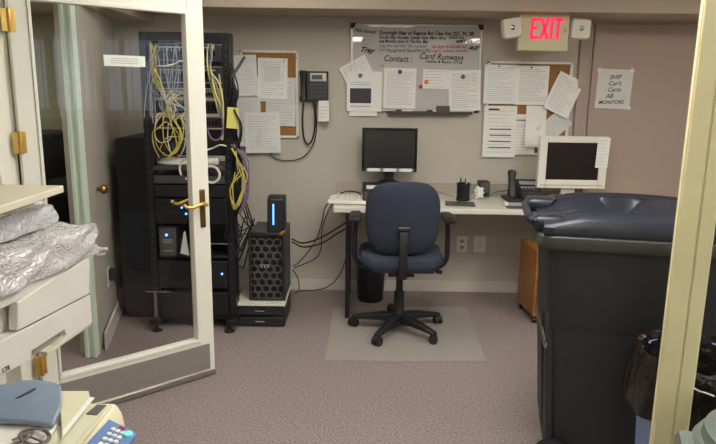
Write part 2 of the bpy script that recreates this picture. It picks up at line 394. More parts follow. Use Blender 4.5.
# ------------------------------------------------------------------ whiteboard
WBX0, WBX1, WBZ0, WBZ1 = -.070, .876, 1.385, 2.003
wb = thing('whiteboard', 'framed dry-erase whiteboard covered in handwriting above the desk', 'whiteboard', ((WBX0+WBX1)/2, WY, WBZ0))
part('board', B(WBX0+.008, WBX1-.008, WY-.014, WY-.001, WBZ0+.008, WBZ1-.008), 'board_white', wb)
bm = bm_new()
for a in ((WBX0, WBX0+.014, WBZ0, WBZ1), (WBX1-.014, WBX1, WBZ0, WBZ1), (WBX0, WBX1, WBZ0, WBZ0+.012), (WBX0, WBX1, WBZ1-.012, WBZ1)): box(bm, a[0], a[1], WY-.02, WY-.001, a[2], a[3])
part('frame', bm, 'aluminium', wb, .002)
for cx in (WBX0, WBX1):
    for cz in (WBZ0, WBZ1):
        sx = 1 if cx < .3 else -1; sz = 1 if cz < 1.6 else -1
        bm = bm_new(); prism(bm, [(cx-.004*sx, cz-.004*sz), (cx+.036*sx, cz-.004*sz), (cx+.030*sx, cz+.018*sz), (cx+.018*sx, cz+.032*sz), (cx-.004*sx, cz+.036*sz)], 'y', WY-.024, WY-.001); part('corner_cap', bm, 'black_plastic', wb, .002)
bm = bm_new(); prism(bm, [(WY-.02, WBZ0+.004), (WY-.07, WBZ0-.006), (WY-.075, WBZ0+.004), (WY-.072, WBZ0-.014), (WY-.02, WBZ0-.012)], 'x', .20, .82); part('pen_tray', bm, 'gunmetal', wb)
def scrawl(s, x0, x1, y, size, m, rot=0, shear=.25, bold=.0008):      # one line of handwriting between two places on the board
    p = at(x0, y, WY-.015); q = at(x1, y, WY-.015); bm = text_bm(s, size, shear, .0002, bold)
    xs = [v.co.x for v in bm.verts]; bm.transform(Matrix.Scale((q.x-p.x)/(max(xs)-min(xs)), 4, (1, 0, 0)))
    bm.transform(on_wall((p.x+q.x)/2, WY-.0150, (p.z+q.z)/2, rot)); part('handwriting', bm, m, wb, 0, False)
scrawl('Not Issued', 354, 376, 31, .034, 'ink_black', -.10, .3)
scrawl('Tray', 359, 374, 50, .050, 'ink_black', -.10, .5, .002)
for i, s in enumerate(('to front', 'desk only', 'please')): scrawl(s, 361, 373-i*2, 36+i*4, .024, 'ink_pale')
scrawl('Downright Rear or Regions Bot Class Rot (221, 94, 28)', 379, 474, 33.4, .037, 'ink_black', 0, .1, .0014)
scrawl('South Bay Access Gates Also Mon thru', 379, 446, 37.6, .031, 'ink_black', 0, .15, .001)
scrawl('use Monitor door in The Rm. Bay', 379, 428, 41.4, .030, 'ink_black', 0, .15, .001)
scrawl('(closed one)', 449, 464, 37.4, .030, 'ink_black', 0, .2)
scrawl('until 2 pm', 456, 472, 41.2, .028, 'ink_black', 0, .2, .0014)
scrawl('Log the call with the number', 379, 427, 46, .030, 'ink_green', 0, .2)
scrawl('and the name of the caller ( 09 )', 379, 431, 50, .028, 'ink_green', 0, .2)
scrawl('no keys to be left out', 432, 467, 46.7, .034, 'ink_red', .02, .2, .0014)
scrawl('keep this door shut at night please thanks', 388, 468, 51, .024, 'ink_red', .02, .2)
scrawl('all', 467, 478, 47.5, .050, 'ink_black', -.2, .5, .001)
scrawl('Contact :', 384, 412, 59, .060, 'ink_black', -.02, .1)
scrawl('Card Runways', 419, 463, 57, .060, 'ink_black', -.03, .35)
scrawl('rooms & floors 11-16', 425, 462, 62, .028, 'ink_black', -.03, .3)
YB = WY-.0155
c = span(345, 57, 374, 97); sheet('letter_sheet', 'tilted white sheet sticking out behind the picture page, left edge of whiteboard', c[0]-.0, c[1]+.0, .21, .25, -.50, YB-.000, rows=10, curl=.002)
c = span(348, 112, 378, 116); sheet('letter_sheet', 'white sheet end poking out below the lower left whiteboard corner', c[0], c[1]+.05, .205, .13, 0, YB-.0016, rows=0, curl=.0)
c = span(346.5, 71, 382, 111.5); sheet('printed_page', 'white page with a dark picture under a blue magnet on whiteboard', c[0], c[1], c[2]-.01, c[3], 0, YB-.0035, rows=0, extra=[('dark_picture', -.105, .050, -.085, .022, 'print_dark'), ('printed_text', -.10, .04, .045, .050, 'print_grey'), ('printed_text', -.10, .05, .06, .064, 'print_grey'), ('printed_text', -.10, .05, -.112, -.104, 'print_grey')])
c = span(384, 68, 415, 108.5); sheet('printed_page', 'full page of faint print under the violet magnet on whiteboard', c[0], c[1], c[2], c[3], .01, YB, rows=18)
c = span(423, 69.5, 450, 89); sheet('index_sheet', 'small landscape sheet beside the orange magnet on whiteboard', c[0], c[1], c[2], c[3], .02, YB, rows=6)
c = span(449, 70, 479, 111); sheet('printed_page', 'slightly tilted page under the green magnet on whiteboard', c[0], c[1], c[2], c[3], -.045, YB-.003, rows=16)
for nm, x, y, dy in (('blue', 360.4, 75.6, .0075), ('violet', 400, 71.7, .0035), ('yellow', 382.4, 65.2, .0), ('orange', 426.2, 82, .004), ('pink', 420.9, 86.5, .0), ('green', 462.8, 76.6, .0068)):
    p = at(x, y, YB); bm = bm_new(); lathe(bm, [(.015, 0), (.0155, .003), (.014, .007), (.010, .0085), (.0005, .009)], (0, 0, 0), 18); bm.transform(on_wall(p.x, YB-dy, p.z)); solo('magnet', bm, 'magnet_'+nm, f'round {nm} magnet on the whiteboard', 'magnet')
p = at(443, 109, WY-.05); er = thing('board_eraser', 'dark felt eraser standing in the whiteboard tray', 'eraser', (p.x, WY-.045, WBZ0))
part('felt', B(p.x-.048, p.x+.048, WY-.064, WY-.045, WBZ0-.003, WBZ0+.045), 'gunmetal', er, .003); part('back', B(p.x-.048, p.x+.048, WY-.045, WY-.028, WBZ0-.003, WBZ0+.045), 'black_plastic', er, .003)
for x, lab in ((400, 'black-capped marker in the whiteboard tray under the middle page'), (431, 'black-capped marker in the whiteboard tray beside the eraser')):
    p = at(x, 111, WY-.05); mk = thing('marker', lab, 'marker', (p.x, WY-.05, WBZ0))
    bm = bm_new(); tube(bm, [(p.x+.01, WY-.05, WBZ0+.006), (p.x+.09, WY-.05, WBZ0+.006)], .008, 10); part('barrel', bm, 'white_plastic', mk)
    bm = bm_new(); tube(bm, [(p.x-.03, WY-.05, WBZ0+.006), (p.x+.012, WY-.05, WBZ0+.006)], .009, 10); part('cap', bm, 'black_plastic', mk)

# ------------------------------------------------------------------ cork boards
def cork(x0, x1, z0, z1, label):
    t = thing('cork_board', label, 'notice board', ((x0+x1)/2, WY, z0))
    part('cork', B(x0+.01, x1-.01, WY-.012, WY-.001, z0+.01, z1-.01), 'cork', t)
    bm = bm_new()
    for a in ((x0, x0+.018, z0, z1), (x1-.018, x1, z0, z1), (x0, x1, z0, z0+.018), (x0, x1, z1-.018, z1)): box(bm, a[0], a[1], WY-.02, WY-.001, a[2], a[3])
    part('frame', bm, 'white_plastic', t, .002)
cork(-.875, -.450, 1.178, 1.808, 'white-framed cork board beside the wall telephone')
cork(.925, 1.545, 1.075, 1.755, 'white-framed cork board under the exit sign')
YC = WY-.0205
def S2(px, label, rot=0, dy=0, **k):
    c = span(*px); return sheet(k.pop('name', 'pinned_page'), label, c[0], c[1], c[2], c[3], rot, YC-dy, **k)
# right board
S2((484.5, 64.5, 514, 104), 'page in a shiny plastic sleeve, upper left of the right cork board', 0, .002, m='sleeve', rows=16, name='sleeved_page')
S2((516, 65.6, 546, 105), 'plain typed page, upper middle of the right cork board', .0, .002, rows=18)
c = at(562, 94.8, WY); sheet('pinned_page', 'typed page pinned at a steep tilt on the right cork board', c.x, c.z, .20, .285, .42, YC-.007, rows=14, curl=.03)
S2((484, 105.5, 513.5, 157), 'form with four dark ruled lines, lower left of the right cork board', 0, .001, rows=12, name='form_page', extra=[('ruled_line', -.075, .085, z, z+.007, 'print_dark') for z in (-.12, -.075, -.03, .015)]+[('form_header', -.09, -.01, .155, .168, 'print_dark')])
S2((512, 114, 533, 154), 'page with a dark heading half hidden behind the form on the right cork board', 0, .0, rows=12, name='form_page', extra=[('ruled_line', -.06, .03, .10, .107, 'print_dark'), ('ruled_line', -.06, .03, .06, .063, 'print_grey')])
c = span(524, 106, 544, 146); sheet('curled_page', 'blank curling sheet hanging in the middle of the right cork board', c[0], c[1], .15, .30, .02, YC-.006, rows=0, curl=.06)
c = at(553, 126, WY); sheet('pinned_page', 'creased page pinned askew behind the white monitor', c.x, c.z, .15, .23, .85, YC-.0035, m='paper_grey', rows=8, curl=.02)
for x, y, l in ((499, 66.5, 'dark push pin in the sleeved page of the right cork board'), (531.5, 67.5, 'dark push pin in the plain typed page of the right cork board'), (558.5, 73, 'dark push pin in the steeply tilted page')): pin(x, y, YC-.0035 if x < 550 else YC-.009, 'black_plastic', l)
# left board
S2((257, 77, 296, 102), 'landscape page mostly hidden on the left cork board, upper one', .02, .001, rows=9, m='paper_grey')
S2((266, 101, 296, 126), 'landscape page low on the left cork board beside its right rim', .02, .0, rows=8, m='paper_grey')
S2((258, 58, 288, 99), 'printed page with a diagram, upper middle of the left cork board', .02, .004, rows=16, extra=[('diagram', -.06, .055, -.02, .09, 'paper_grey')])
S2((235, 55, 258, 96), 'page in a glossy plastic sleeve, upper left of the left cork board', -.04, .005, m='sleeve', rows=14, name='sleeved_page', curl=.02)
S2((235, 96, 262, 146), 'long page behind the lower sleeve on the left cork board', -.02, .002, rows=18, m='paper_grey', curl=.02)
S2((245.5, 112, 281, 152.5), 'page in a plastic sleeve hanging below the left cork board', -.03, .008, m='sleeve', rows=14, name='sleeved_page', curl=.02)
pin(284, 60.5, YC-.0055, 'black_plastic', 'dark push pin in the diagram page of the left cork board', .005)
pin(296.3, 58, WY-.0205, 'black_plastic', 'dark push pin on the rim of the left cork board', .005)
# sheet on the back door
c = span(597, 69, 628, 109)
dn = sheet('door_notice', 'hand-lettered white notice taped to the brown back door', c[0], c[1], c[2], c[3], .03, WY-.024, m='paper_grey', rows=0, cat='notice', curl=.004)
for i, s in enumerate(('SHIP', "Can't", 'Carts', 'AB', 'MONITORS')):
    bm = text_bm(s, .043 if i < 4 else .036, .3, .0002, .0006); bm.transform(on_wall(c[0]-(.0 if i < 3 else .03 if i == 3 else .015), WY-.0262-.003*(i/5)**2-.001*i/4, c[1]+.085-.045*i, .03)); part('handwriting', bm, 'ink_black', dn, 0, False)
for sx, sz in ((-1, 1), (1, 1), (1, -1)):
    part('tape', B(-.014, .014, -.0006, .0, -.012, .012, mtx=Matrix.Translation((c[0]+sx*(c[2]/2-.008), WY-.0275-(.004 if sz < 0 else 0), c[1]+sz*(c[3]/2-.008))) @ Matrix.Rotation(.7*sx*sz, 4, 'Y')), 'sleeve', dn)

# ------------------------------------------------------------------ exit sign with two lamp heads
YE = 4.42
a = at(520, 14, YE); b = at(567.5, 51, YE); ex0, ex1, ez0, ez1 = a.x, b.x, b.z, 2.043
es = thing('exit_sign', 'lit exit sign with red letters and two lamp heads under the ceiling beam', 'exit sign', ((ex0+ex1)/2, YE, ez0))
part('housing', B(ex0, ex1, YE, YE+.055, ez0, ez1), 'exit_face', es, .004)
bm = bm_new()
lh = .135; lz = at(540, 39, YE).z
def bar(p, q, t=.019):
    p = Vector((p[0], 0, p[1])); q = Vector((q[0], 0, q[1])); d = (q-p).normalized(); n = Vector((-d.z, 0, d.x))*t/2
    vs = [(v.x, v.z) for v in (p-n, q-n, q+n, p+n)]; prism(bm, vs, 'y', YE-.004, YE+.002)
ux = at(530, 30, YE).x; X0 = ux
bar((X0+.009, lz), (X0+.014, lz+lh)); bar((X0+.009, lz+.0095), (X0+.058, lz+.0095)); bar((X0+.012, lz+lh*.52), (X0+.052, lz+lh*.52)); bar((X0+.014, lz+lh-.0095), (X0+.064, lz+lh-.0095))
bar((X0+.070, lz), (X0+.122, lz+lh)); bar((X0+.072, lz+lh), (X0+.118, lz))
bar((X0+.140, lz), (X0+.144, lz+lh)); bar((X0+.183, lz), (X0+.188, lz+lh)); bar((X0+.158, lz+lh-.0095), (X0+.222, lz+lh-.0095))
part('exit_letters', bm, 'exit_letter', es, 0, False)
bm = bm_new(); prism(bm, [(X0+.224, lz+.075), (X0+.250, lz+.055), (X0+.224, lz+.035)], 'y', YE-.003, YE+.002); part('arrow', bm, 'ink_pale', es, 0, False)
for (x, y, rr) in ((512, 28, .18), (580.5, 29, -.05)):
    p = at(x, y, YE); q = Matrix.Translation((p.x, YE, p.z)) @ Matrix.Rotation(-rr, 4, 'Y')
    bm = bm_new(); R = [[q @ Vector((u*s, d, v*s)) for u, v in rrect(-.066, .066, -.066, .066, .022)] for s, d in ((.72, .07), (.95, .05), (1, .01), (.97, -.012), (.86, -.02))]; loft(bm, R); h_ = part('lamp_head', bm, 'lamp_head', es)
    bm = bm_new(); lathe(bm, [(.014, 0), (.016, .004), (.008, .007), (.0005, .008)], (0, 0, 0), 14); bm.transform(q @ Matrix.Translation((0, -.02, .002)) @ Matrix.Rotation(PI/2, 4, 'X')); part('bulb', bm, 'steel', h_)
    bm = bm_new(); ex = ex0 if x < 540 else ex1; tube(bm, [(ex, YE+.035, p.z-.02), (p.x, YE+.035, p.z-.02)], .018, 10); part('bracket', bm, 'lamp_head', es)

# ------------------------------------------------------------------ wall telephone
p0 = at(300, 71, 4.74); p1 = at(328, 101, 4.74)
wp = thing('wall_telephone', 'black wall telephone with a grey display beside the left cork board', 'telephone', ((p0.x+p1.x)/2, WY, p1.z))
bm = bm_new(); prism(bm, [(WY, p1.z), (WY-.06, p1.z), (WY-.045, p0.z), (WY, p0.z)], 'x', p0.x+.045, p1.x); part('body', bm, 'black_plastic', wp, .006)
bm = bm_new(); R = []
for t, r in ((0, .024), (.06, .026), (.2, .020), (.8, .020), (.94, .026), (1, .024)):
    z = p0.z+.004-t*(p0.z-p1.z+.008); R.append([(p0.x+.022+u, WY-.055+v, z) for u, v in rrect(-r, r, -.016 if .1 < t < .9 else -.022, .018, .01, 3)])
loft(bm, R); part('handset', bm, 'black_plastic', wp)
part('cradle', B(p0.x+.0, p0.x+.05, WY-.045, WY, p1.z+.01, p0.z-.01), 'black_plastic', wp, .005)
bm = bm_new(); q = [at(310, 73, 4.748), at(326.5, 73, 4.748), at(326.5, 81.5, 4.748), at(310, 81.5, 4.748)]
prism(bm, [(v.x, v.z) for v in q], 'y', WY-.058, WY-.04); dsp = part('display_bezel', bm, 'aluminium', wp, .003)
q = [at(312, 75, 4.748), at(322.5, 75, 4.748), at(322.5, 79.5, 4.748), at(312, 79.5, 4.748)]
bm = bm_new(); prism(bm, [(v.x, v.z) for v in q], 'y', WY-.0595, WY-.05); part('display', bm, 'lcd', dsp)
for r in range(4):
    bm = bm_new()
    for cidx in range(5):
        v = at(311.5+cidx*3.3, 84.5+r*3.9, 4.745); zz = (v.z-p1.z)/(p0.z-p1.z); yy = WY-.06+.015*zz
        box(bm, v.x-.008, v.x+.008, yy-.004, yy+.003, v.z-.007, v.z+.007)
    part('key_row', bm, 'gunmetal', wp, .001)
q0 = at(318.5, 100.5, WY-.06); q1 = at(329, 121.5, WY-.06)
nc = thing('note_card', 'white note card hanging below the wall telephone', 'card', ((q0.x+q1.x)/2, WY-.05, q1.z))
part('card', B(q0.x, q1.x, WY-.064, WY-.061, q1.z, q0.z), 'paper', nc); bm = bm_new()
for i in range(4): box(bm, q0.x+.01, q1.x-.012, WY-.0646, WY-.0638, q1.z+.03+i*.024, q1.z+.033+i*.024)
part('printed_text', bm, 'print_grey', nc)
bm = bm_new(); part('band', B(q0.x, q1.x, WY-.0636, WY-.0606, q1.z-.012, q1.z), 'khaki', nc)
def wall_cable(name, pxs, r, m, label, cat='cable', Y=WY-.02, group=None, par=None):
    pts = []
    for i, q in enumerate(pxs): pts.append(at(q[0], q[1], q[2] if len(q) > 2 else Y))
    bm = bm_new(); tube(bm, smooth_path(pts, 7), r, 8)
    return part(name, bm, m, par) if par else solo(name, bm, m, label, cat, group=group)
cord_ = wall_cable('handset_cord', [(303.5, 103, 4.745), (302.5, 118, 4.76), (303, 132, 4.77), (305, 141, 4.77), (309, 144, 4.77), (313.5, 136, 4.77), (315, 122, 4.76), (314, 106, 4.752), (312.5, 102, 4.75)], .0065, 'cable_black', 'x', 'cord', par=wp)
wall_cable('telephone_cable', [(315.5, 103, 4.785), (316.3, 120), (316, 134), (312, 147), (304, 156.5), (293, 160.5), (281, 160), (273, 156.5), (268, 150)], .0042, 'cable_black', 'thin black cable curving from the wall telephone under the left cork board')

# ------------------------------------------------------------------ outlets
for (x0, y0, x1, y1, kind, lab) in ((457, 236, 466.5, 252.5, 0, 'white duplex power outlet under the desk'), (474, 236, 485, 252.5, 1, 'blank white socket plate under the desk, right of the power outlet')):
    a = at(x0, y0, WY); b = at(x1, y1, WY); o = thing('wall_outlet', lab, 'outlet', ((a.x+b.x)/2, WY, b.z))
    part('plate', B(a.x, b.x, WY-.007, WY, b.z, a.z), 'white_plastic', o, .003)
    cx = (a.x+b.x)/2
    if kind == 0:
        for zz in (.33, .70):
            z = b.z+(a.z-b.z)*zz; bm = bm_new(); loft(bm, [[(cx+u, WY-y, z+v) for u, v in rrect(-.017, .017, -.014, .014, .008, 3)] for y in (.006, .0095)]); r_ = part('receptacle', bm, 'splash_grey', o)
            bm = bm_new(); [box(bm, cx+s*.007-.0015, cx+s*.007+.0015, WY-.0103, WY-.009, z-.005, z+.005) for s in (-1, 1)]; part('slots', bm, 'black_plastic', r_)
    else: part('insert', B(cx-.018, cx+.018, WY-.010, WY-.006, b.z+.03, a.z-.03), 'laminate', o, .002)
px_, py_ = -1.59, 3.93     # outlet with a plug on the left wall
o = thing('wall_outlet', 'outlet with a black plug low on the left wall behind the door glass', 'outlet', (px_, py_, .30))
lwm = Matrix.Translation((px_-.005, py_, .345)) @ Matrix.Rotation(math.atan2(.287, 1.28), 4, 'Z')
part('plate', B(0, .009, -.038, .038, -.06, .06, mtx=lwm), 'white_plastic', o, .003)
part('plug', B(.009, .055, -.030, .030, -.02, .055, mtx=lwm), 'black_plastic', o, .006, label='black plug')
bm = bm_new(); tube(bm, smooth_path([lwm @ Vector(p) for p in ((.04, .0, -.015), (.05, .01, -.07), (.045, .06, -.16), (.05, .12, -.26), (.06, .2, -.33))], 6), .005, 8); part('plug_cord', bm, 'cable_black', o)
bm = bm_new(); lathe(bm, [(.014, 0), (.012, .02), (.024, .03), (.028, .045), (.02, .06), (.001, .063)], (0, 0, 0), 16); kp = Vector((-1.553, 3.75, .94)); bm.transform(Matrix.Translation(kp) @ Matrix.Rotation(PI/2, 4, 'Y')); part('door_knob', bm, 'dull_brass', wl, label='round brass knob')

# ------------------------------------------------------------------ desk
DZ, DY = .775, 4.16
dk = thing('desk', 'long white laminate wall desk on black steel legs', 'desk', (.9, 4.48, 0))
part('top', B(-.165, 2.25, DY, WY-.003, DZ-.036, DZ), 'laminate', dk, .005)
part('back_splash', B(-.165, 1.58, WY-.022, WY-.002, DZ, DZ+.078), 'splash_grey', dk, .002)
for x in (-.065, 1.95):
    bm = bm_new(); box(bm, x-.016, x+.016, DY-.004, DY+.028, 0, DZ-.037); part('leg', bm, 'black_metal', dk, .004)
    bm = bm_new(); box(bm, x-.016, x+.016, WY-.10, WY-.068, 0, DZ-.037); part('leg', bm, 'black_metal', dk, .004)
    bm = bm_new(); box(bm, x-.014, x+.014, DY+.028, WY-.10, DZ-.075, DZ-.037); box(bm, x-.012, x+.012, DY+.028, WY-.10, .10, .13); part('cross_bar', bm, 'black_metal', dk, .003)

# keyboard at the left end
kb = thing('keyboard', 'white keyboard hanging over the left end of the desk', 'keyboard', (-.07, 4.36, DZ), .0)
km = Matrix.Translation((-.075, 4.37, DZ+.004)) @ Matrix.Rotation(-.06, 4, 'Z')
part('case', B(-.125, .135, -.115, .115, 0, .028, mtx=km), 'white_plastic', kb, .006)
bm = bm_new()
for r in range(5):
    for q in range(11): box(bm, -.118+q*.0225, -.099+q*.0225, -.10+r*.036, -.072+r*.036, .028, .036, km)
part('keys', bm, 'white_plastic', kb, .002)
part('badge', B(.095, .118, .085, .10, .028, .031, mtx=km), 'black_plastic', kb)
bm = bm_new(); tube(bm, smooth_path([(-.13, 4.56, DZ+.03), (-.07, 4.57, DZ+.045), (0, 4.53, DZ+.04), (.03, 4.44, DZ+.02)], 6), .005, 8); solo('keyboard_cable', bm, 'cable_black', 'black cable arching behind the white keyboard', 'cable')
# desktop computer with monitor on it
pc = thing('desktop_computer', 'flat black desktop computer under the black monitor', 'computer', (.22, 4.46, DZ))
part('case', B(.03, .41, 4.26, 4.70, DZ, DZ+.095), 'black_plastic', pc, .004); part('front_panel', B(.035, .405, 4.250, 4.26, DZ+.006, DZ+.090), 'gunmetal', pc, .003)
part('drive_slot', B(.25, .39, 4.247, 4.252, DZ+.06, DZ+.075), 'black_gloss', pc)
TZ = DZ+.0955
mo = thing('monitor', 'black flat-screen monitor standing on the desktop computer', 'monitor', (.222, 4.62, TZ))
sx0, sx1, sz0, sz1, sy = .022, .418, .962, 1.274, 4.60
bm = bm_new(); [box(bm, *a) for a in ((sx0, sx0+.018, sy, sy+.035, sz0, sz1), (sx1-.018, sx1, sy, sy+.035, sz0, sz1), (sx0+.018, sx1-.018, sy, sy+.035, sz1-.018, sz1), (sx0+.018, sx1-.018, sy, sy+.035, sz0, sz0+.024))]; part('bezel', bm, 'black_gloss', mo, .003)
part('screen', B(sx0+.017, sx1-.017, sy+.004, sy+.034, sz0+.02, sz1-.017), 'screen_dark', mo)
part('back_shell', B(sx0+.05, sx1-.05, sy+.035, sy+.075, sz0+.05, sz1-.04), 'black_plastic', mo, .015)
bm = bm_new(); prism(bm, [(sy, sz0+.001), (sy-.010, sz0+.001), (sy-.0048, sz0+.0235), (sy, sz0+.0235)], 'x', sx0+.004, sx1-.004)
part('glossy_chin', bm, 'black_mirror', mo)
bm = bm_new(); prism(bm, [(.185, sz0+.06), (.260, sz0+.06), (.250, TZ+.02), (.195, TZ+.02)], 'y', 4.64, 4.665); part('neck', bm, 'black_plastic', mo, .006)
bm = bm_new(); loft(bm, [[(.222+u*s, 4.62+v*s, z) for u, v in rrect(-.085, .085, -.08, .08, .05)] for s, z in ((1, TZ), (1, TZ+.008), (.8, TZ+.018), (.4, TZ+.03))]); part('base', bm, 'black_plastic', mo)
part_pad = solo('note_pad', B(.055, .135, 4.36, 4.46, TZ, TZ+.012), 'paper', 'small white pad on top of the desktop computer', 'note pad', .002)
# pencil cup
cx, cy = .745, 4.50
pcup = thing('pencil_cup', 'black mesh pencil cup on the desk', 'pencil cup', (cx, cy, DZ))
bm = bm_new(); lathe(bm, [(.044, 0), (.046, .002), (.047, .125), (.044, .125), (.042, .006), (.001, .006)], (cx, cy, DZ+.001), 24); part('cup', bm, 'black_metal', pcup)
bm = bm_new()
for z in (.012, .118): tube(bm, [(cx+.049*math.cos(t*PI/12), cy+.049*math.sin(t*PI/12), DZ+z) for t in range(25)], .004, 6)
part('rim', bm, 'black_plastic', pcup)
for i, (dx, dy, m, l) in enumerate(((-.020, .01, 'black_plastic', 'black pen leaning left in the pencil cup'), (.012, -.01, 'gunmetal', 'dark pen in the middle of the pencil cup'), (.026, .012, 'cable_white', 'white pen in the pencil cup'))):
    bm = bm_new(); tube(bm, [(cx+dx*.3, cy+dy*.3, DZ+.012), (cx+dx*1.05, cy+dy, DZ+.152), (cx+dx*1.1, cy+dy, DZ+.162)], .005, 8, taper=[.0045, .0045, .002]); solo('pen', bm, m, l, 'pen')
solo('notebook', B(-.10, .10, -.075, .075, 0, .008, mtx=Matrix.Translation((.70, 4.34, DZ)) @ Matrix.Rotation(-.1, 4, 'Z')), 'gunmetal', 'dark notebook lying in front of the pencil cup', 'notebook', .002)
solo('paper_slip', B(-.012, .012, -.075, .075, 0, .006, mtx=Matrix.Translation((.585, 4.345, DZ)) @ Matrix.Rotation(-.35, 4, 'Z')), 'white_plastic', 'narrow white ruler beside the dark notebook', 'ruler')
sb = thing('speaker', 'small black box behind the white crumpled tissue on the desk', 'speaker', (.925, 4.70, DZ))
part('cabinet', B(.885, .965, 4.65, 4.74, DZ, DZ+.115), 'black_plastic', sb, .005); part('grille', B(.892, .958, 4.645, 4.651, DZ+.03, DZ+.108), 'gunmetal', sb, .002)
bm = bm_new(); bmesh.ops.create_icosphere(bm, subdivisions=3, radius=.03)
for v in bm.verts:
    n = v.co.normalized(); k = 1+.5*math.sin(7*n.x+3)*math.sin(6*n.y+1)*math.sin(5*n.z+2)+.25*math.sin(15*n.z+9*n.x)
    v.co = Vector((n.x*.030*k-.012*max(0, n.z), n.y*.025*k, n.z*.040*k))
mz = min(v.co.z for v in bm.verts); bm.transform(Matrix.Translation((.872, 4.56, DZ-mz+.0005))); solo('crumpled_tissue', bm, 'paper', 'crumpled white tissue beside the pencil cup', 'tissue')
# desk telephone
dp = thing('desk_telephone', 'black desk telephone with an upright handset beside the white monitor', 'telephone', (1.17, 4.60, DZ))
bm = bm_new(); prism(bm, [(4.47, DZ), (4.47, DZ+.018), (4.66, DZ+.13), (4.72, DZ+.13), (4.72, DZ)], 'x', 1.155, 1.315); part('body', bm, 'black_plastic', dp, .006)
bm = bm_new(); box(bm, 1.05, 1.155, 4.44, 4.66, DZ, DZ+.022); part('base', bm, 'black_plastic', dp, .006)
bm = bm_new(); R = []
for t, r in ((0, .018), (.08, .030), (.25, .026), (.5, .023), (.78, .026), (.93, .030), (1, .018)): R.append([(1.112+u, 4.58+v+.05*t, DZ+.022+.185*t) for u, v in rrect(-r, r, -.022 if .2 < t < .9 else -.028, .022, .014, 3)])
loft(bm, R); part('handset', bm, 'black_plastic', dp)
sl = math.atan2(.112, .19)
fm = Matrix.Translation((1.235, 4.47, DZ+.018)) @ Matrix.Rotation(sl, 4, 'X')
part('display', B(-.065, .065, .165, .205, .0, .006, mtx=fm), 'grey_plastic', dp, .002)
for r in range(4):
    bm = bm_new(); [box(bm, -.062+q*.026, -.042+q*.026, .03+r*.031, .048+r*.031, .0, .006, fm) for q in range(5)]; part('key_row', bm, 'grey_plastic' if r == 3 else 'gunmetal', dp, .001)
bm = bm_new(); box(bm, 1.0, 1.16, 4.20, 4.29, DZ, DZ+.004); solo('dark_folder', bm, 'gunmetal', 'thin dark folder at the desk edge in front of the telephone', 'folder')
solo('adapter', B(1.0, 1.025, 4.30, 4.345, DZ, DZ+.025), 'white_plastic', 'tiny white adapter on the desk before the telephone', 'adapter', .004)
bm = bm_new(); tube(bm, smooth_path([(.93, 4.62, DZ+.006), (.97, 4.60, DZ+.03), (1.02, 4.68, DZ+.035), (1.10, 4.73, DZ+.04), (1.14, 4.74, DZ+.03)], 6), .005, 8); solo('green_cable', bm, 'cable_green', 'green cable between the small black box and the desk telephone', 'cable')
bm = bm_new(); tube(bm, smooth_path([(.52, 4.66, DZ+.006), (.58, 4.68, DZ+.035), (.64, 4.64, DZ+.02), (.70, 4.63, DZ+.004)], 6), .003, 8); solo('thin_cable', bm, 'cable_grey', 'thin grey cable behind the pencil cup', 'cable')
# white monitor
a = at(540, 136, 4.55); b = at(605, 189, 4.55)
mx0, mx1, mz0, mz1, my = a.x+.004, b.x, b.z, a.z, 4.55
wm = thing('monitor', 'white flat-screen monitor with a paper note on its right edge', 'monitor', ((mx0+mx1)/2, 4.6, DZ))
fr = .058
bm = bm_new(); [box(bm, *q) for q in ((mx0, mx0+fr, my, my+.05, mz0, mz1), (mx1-fr, mx1, my, my+.05, mz0, mz1), (mx0+fr, mx1-fr, my, my+.05, mz1-.045, mz1), (mx0+fr, mx1-fr, my, my+.05, mz0, mz0+.062))]; part('bezel', bm, 'white_plastic', wm, .006)
part('screen', B(mx0+fr-.002, mx1-fr+.002, my+.008, my+.048, mz0+.06, mz1-.043), 'screen_off', wm)
part('back_shell', B(mx0+.05, mx1-.05, my+.05, my+.11, mz0+.05, mz1-.04), 'white_plastic', wm, .02)
bm = bm_new(); box(bm, (mx0+mx1)/2-.05, (mx0+mx1)/2+.05, my+.06, my+.10, DZ+.02, mz0+.1); part('neck', bm, 'white_plastic', wm, .006)
bm = bm_new(); loft(bm, [[((mx0+mx1)/2+u*s, my+.08+v*s, z) for u, v in rrect(-.12, .12, -.10, .10, .04)] for s, z in ((1, DZ), (1, DZ+.01), (.8, DZ+.022))]); part('base', bm, 'white_plastic', wm)
bm = bm_new(); box(bm, mx0+.02, mx1-.02, my-.002, my, mz0+.020, mz0+.026); part('groove', bm, 'splash_grey', wm)
a = at(598, 137.5, my-.004); b = at(607.5, 168, my-.004); sheet('paper_note', 'long white note stuck to the right edge of the white monitor', (a.x+b.x)/2, (a.z+b.z)/2, b.x-a.x, a.z-b.z, .04, my-.003, rows=8, curl=.004, cat='note')

# ------------------------------------------------------------------ waste basket under the desk
wbk = thing('waste_basket', 'round black waste basket under the desk behind the office chair', 'waste basket', (.10, 4.58, 0))
bm = bm_new(); lathe(bm, [(.090, 0), (.095, .004), (.114, .335), (.110, .335), (.090, .01), (.001, .01)], (.10, 4.58, 0), 28); part('body', bm, 'black_plastic', wbk)
bm = bm_new(); tube(bm, [(.10+.114*math.cos(t*PI/14), 4.58+.114*math.sin(t*PI/14), .332) for t in range(29)], .006, 6); part('rim', bm, 'black_plastic', wbk)
bm = bm_new(); lathe(bm, [(.1155, .318), (.1185, .332), (.118, .342), (.113, .345), (.107, .325)], (.10, 4.58, 0), 28); bm.faces.ensure_lookup_table(); part('liner', bm, 'grey_plastic', wbk)

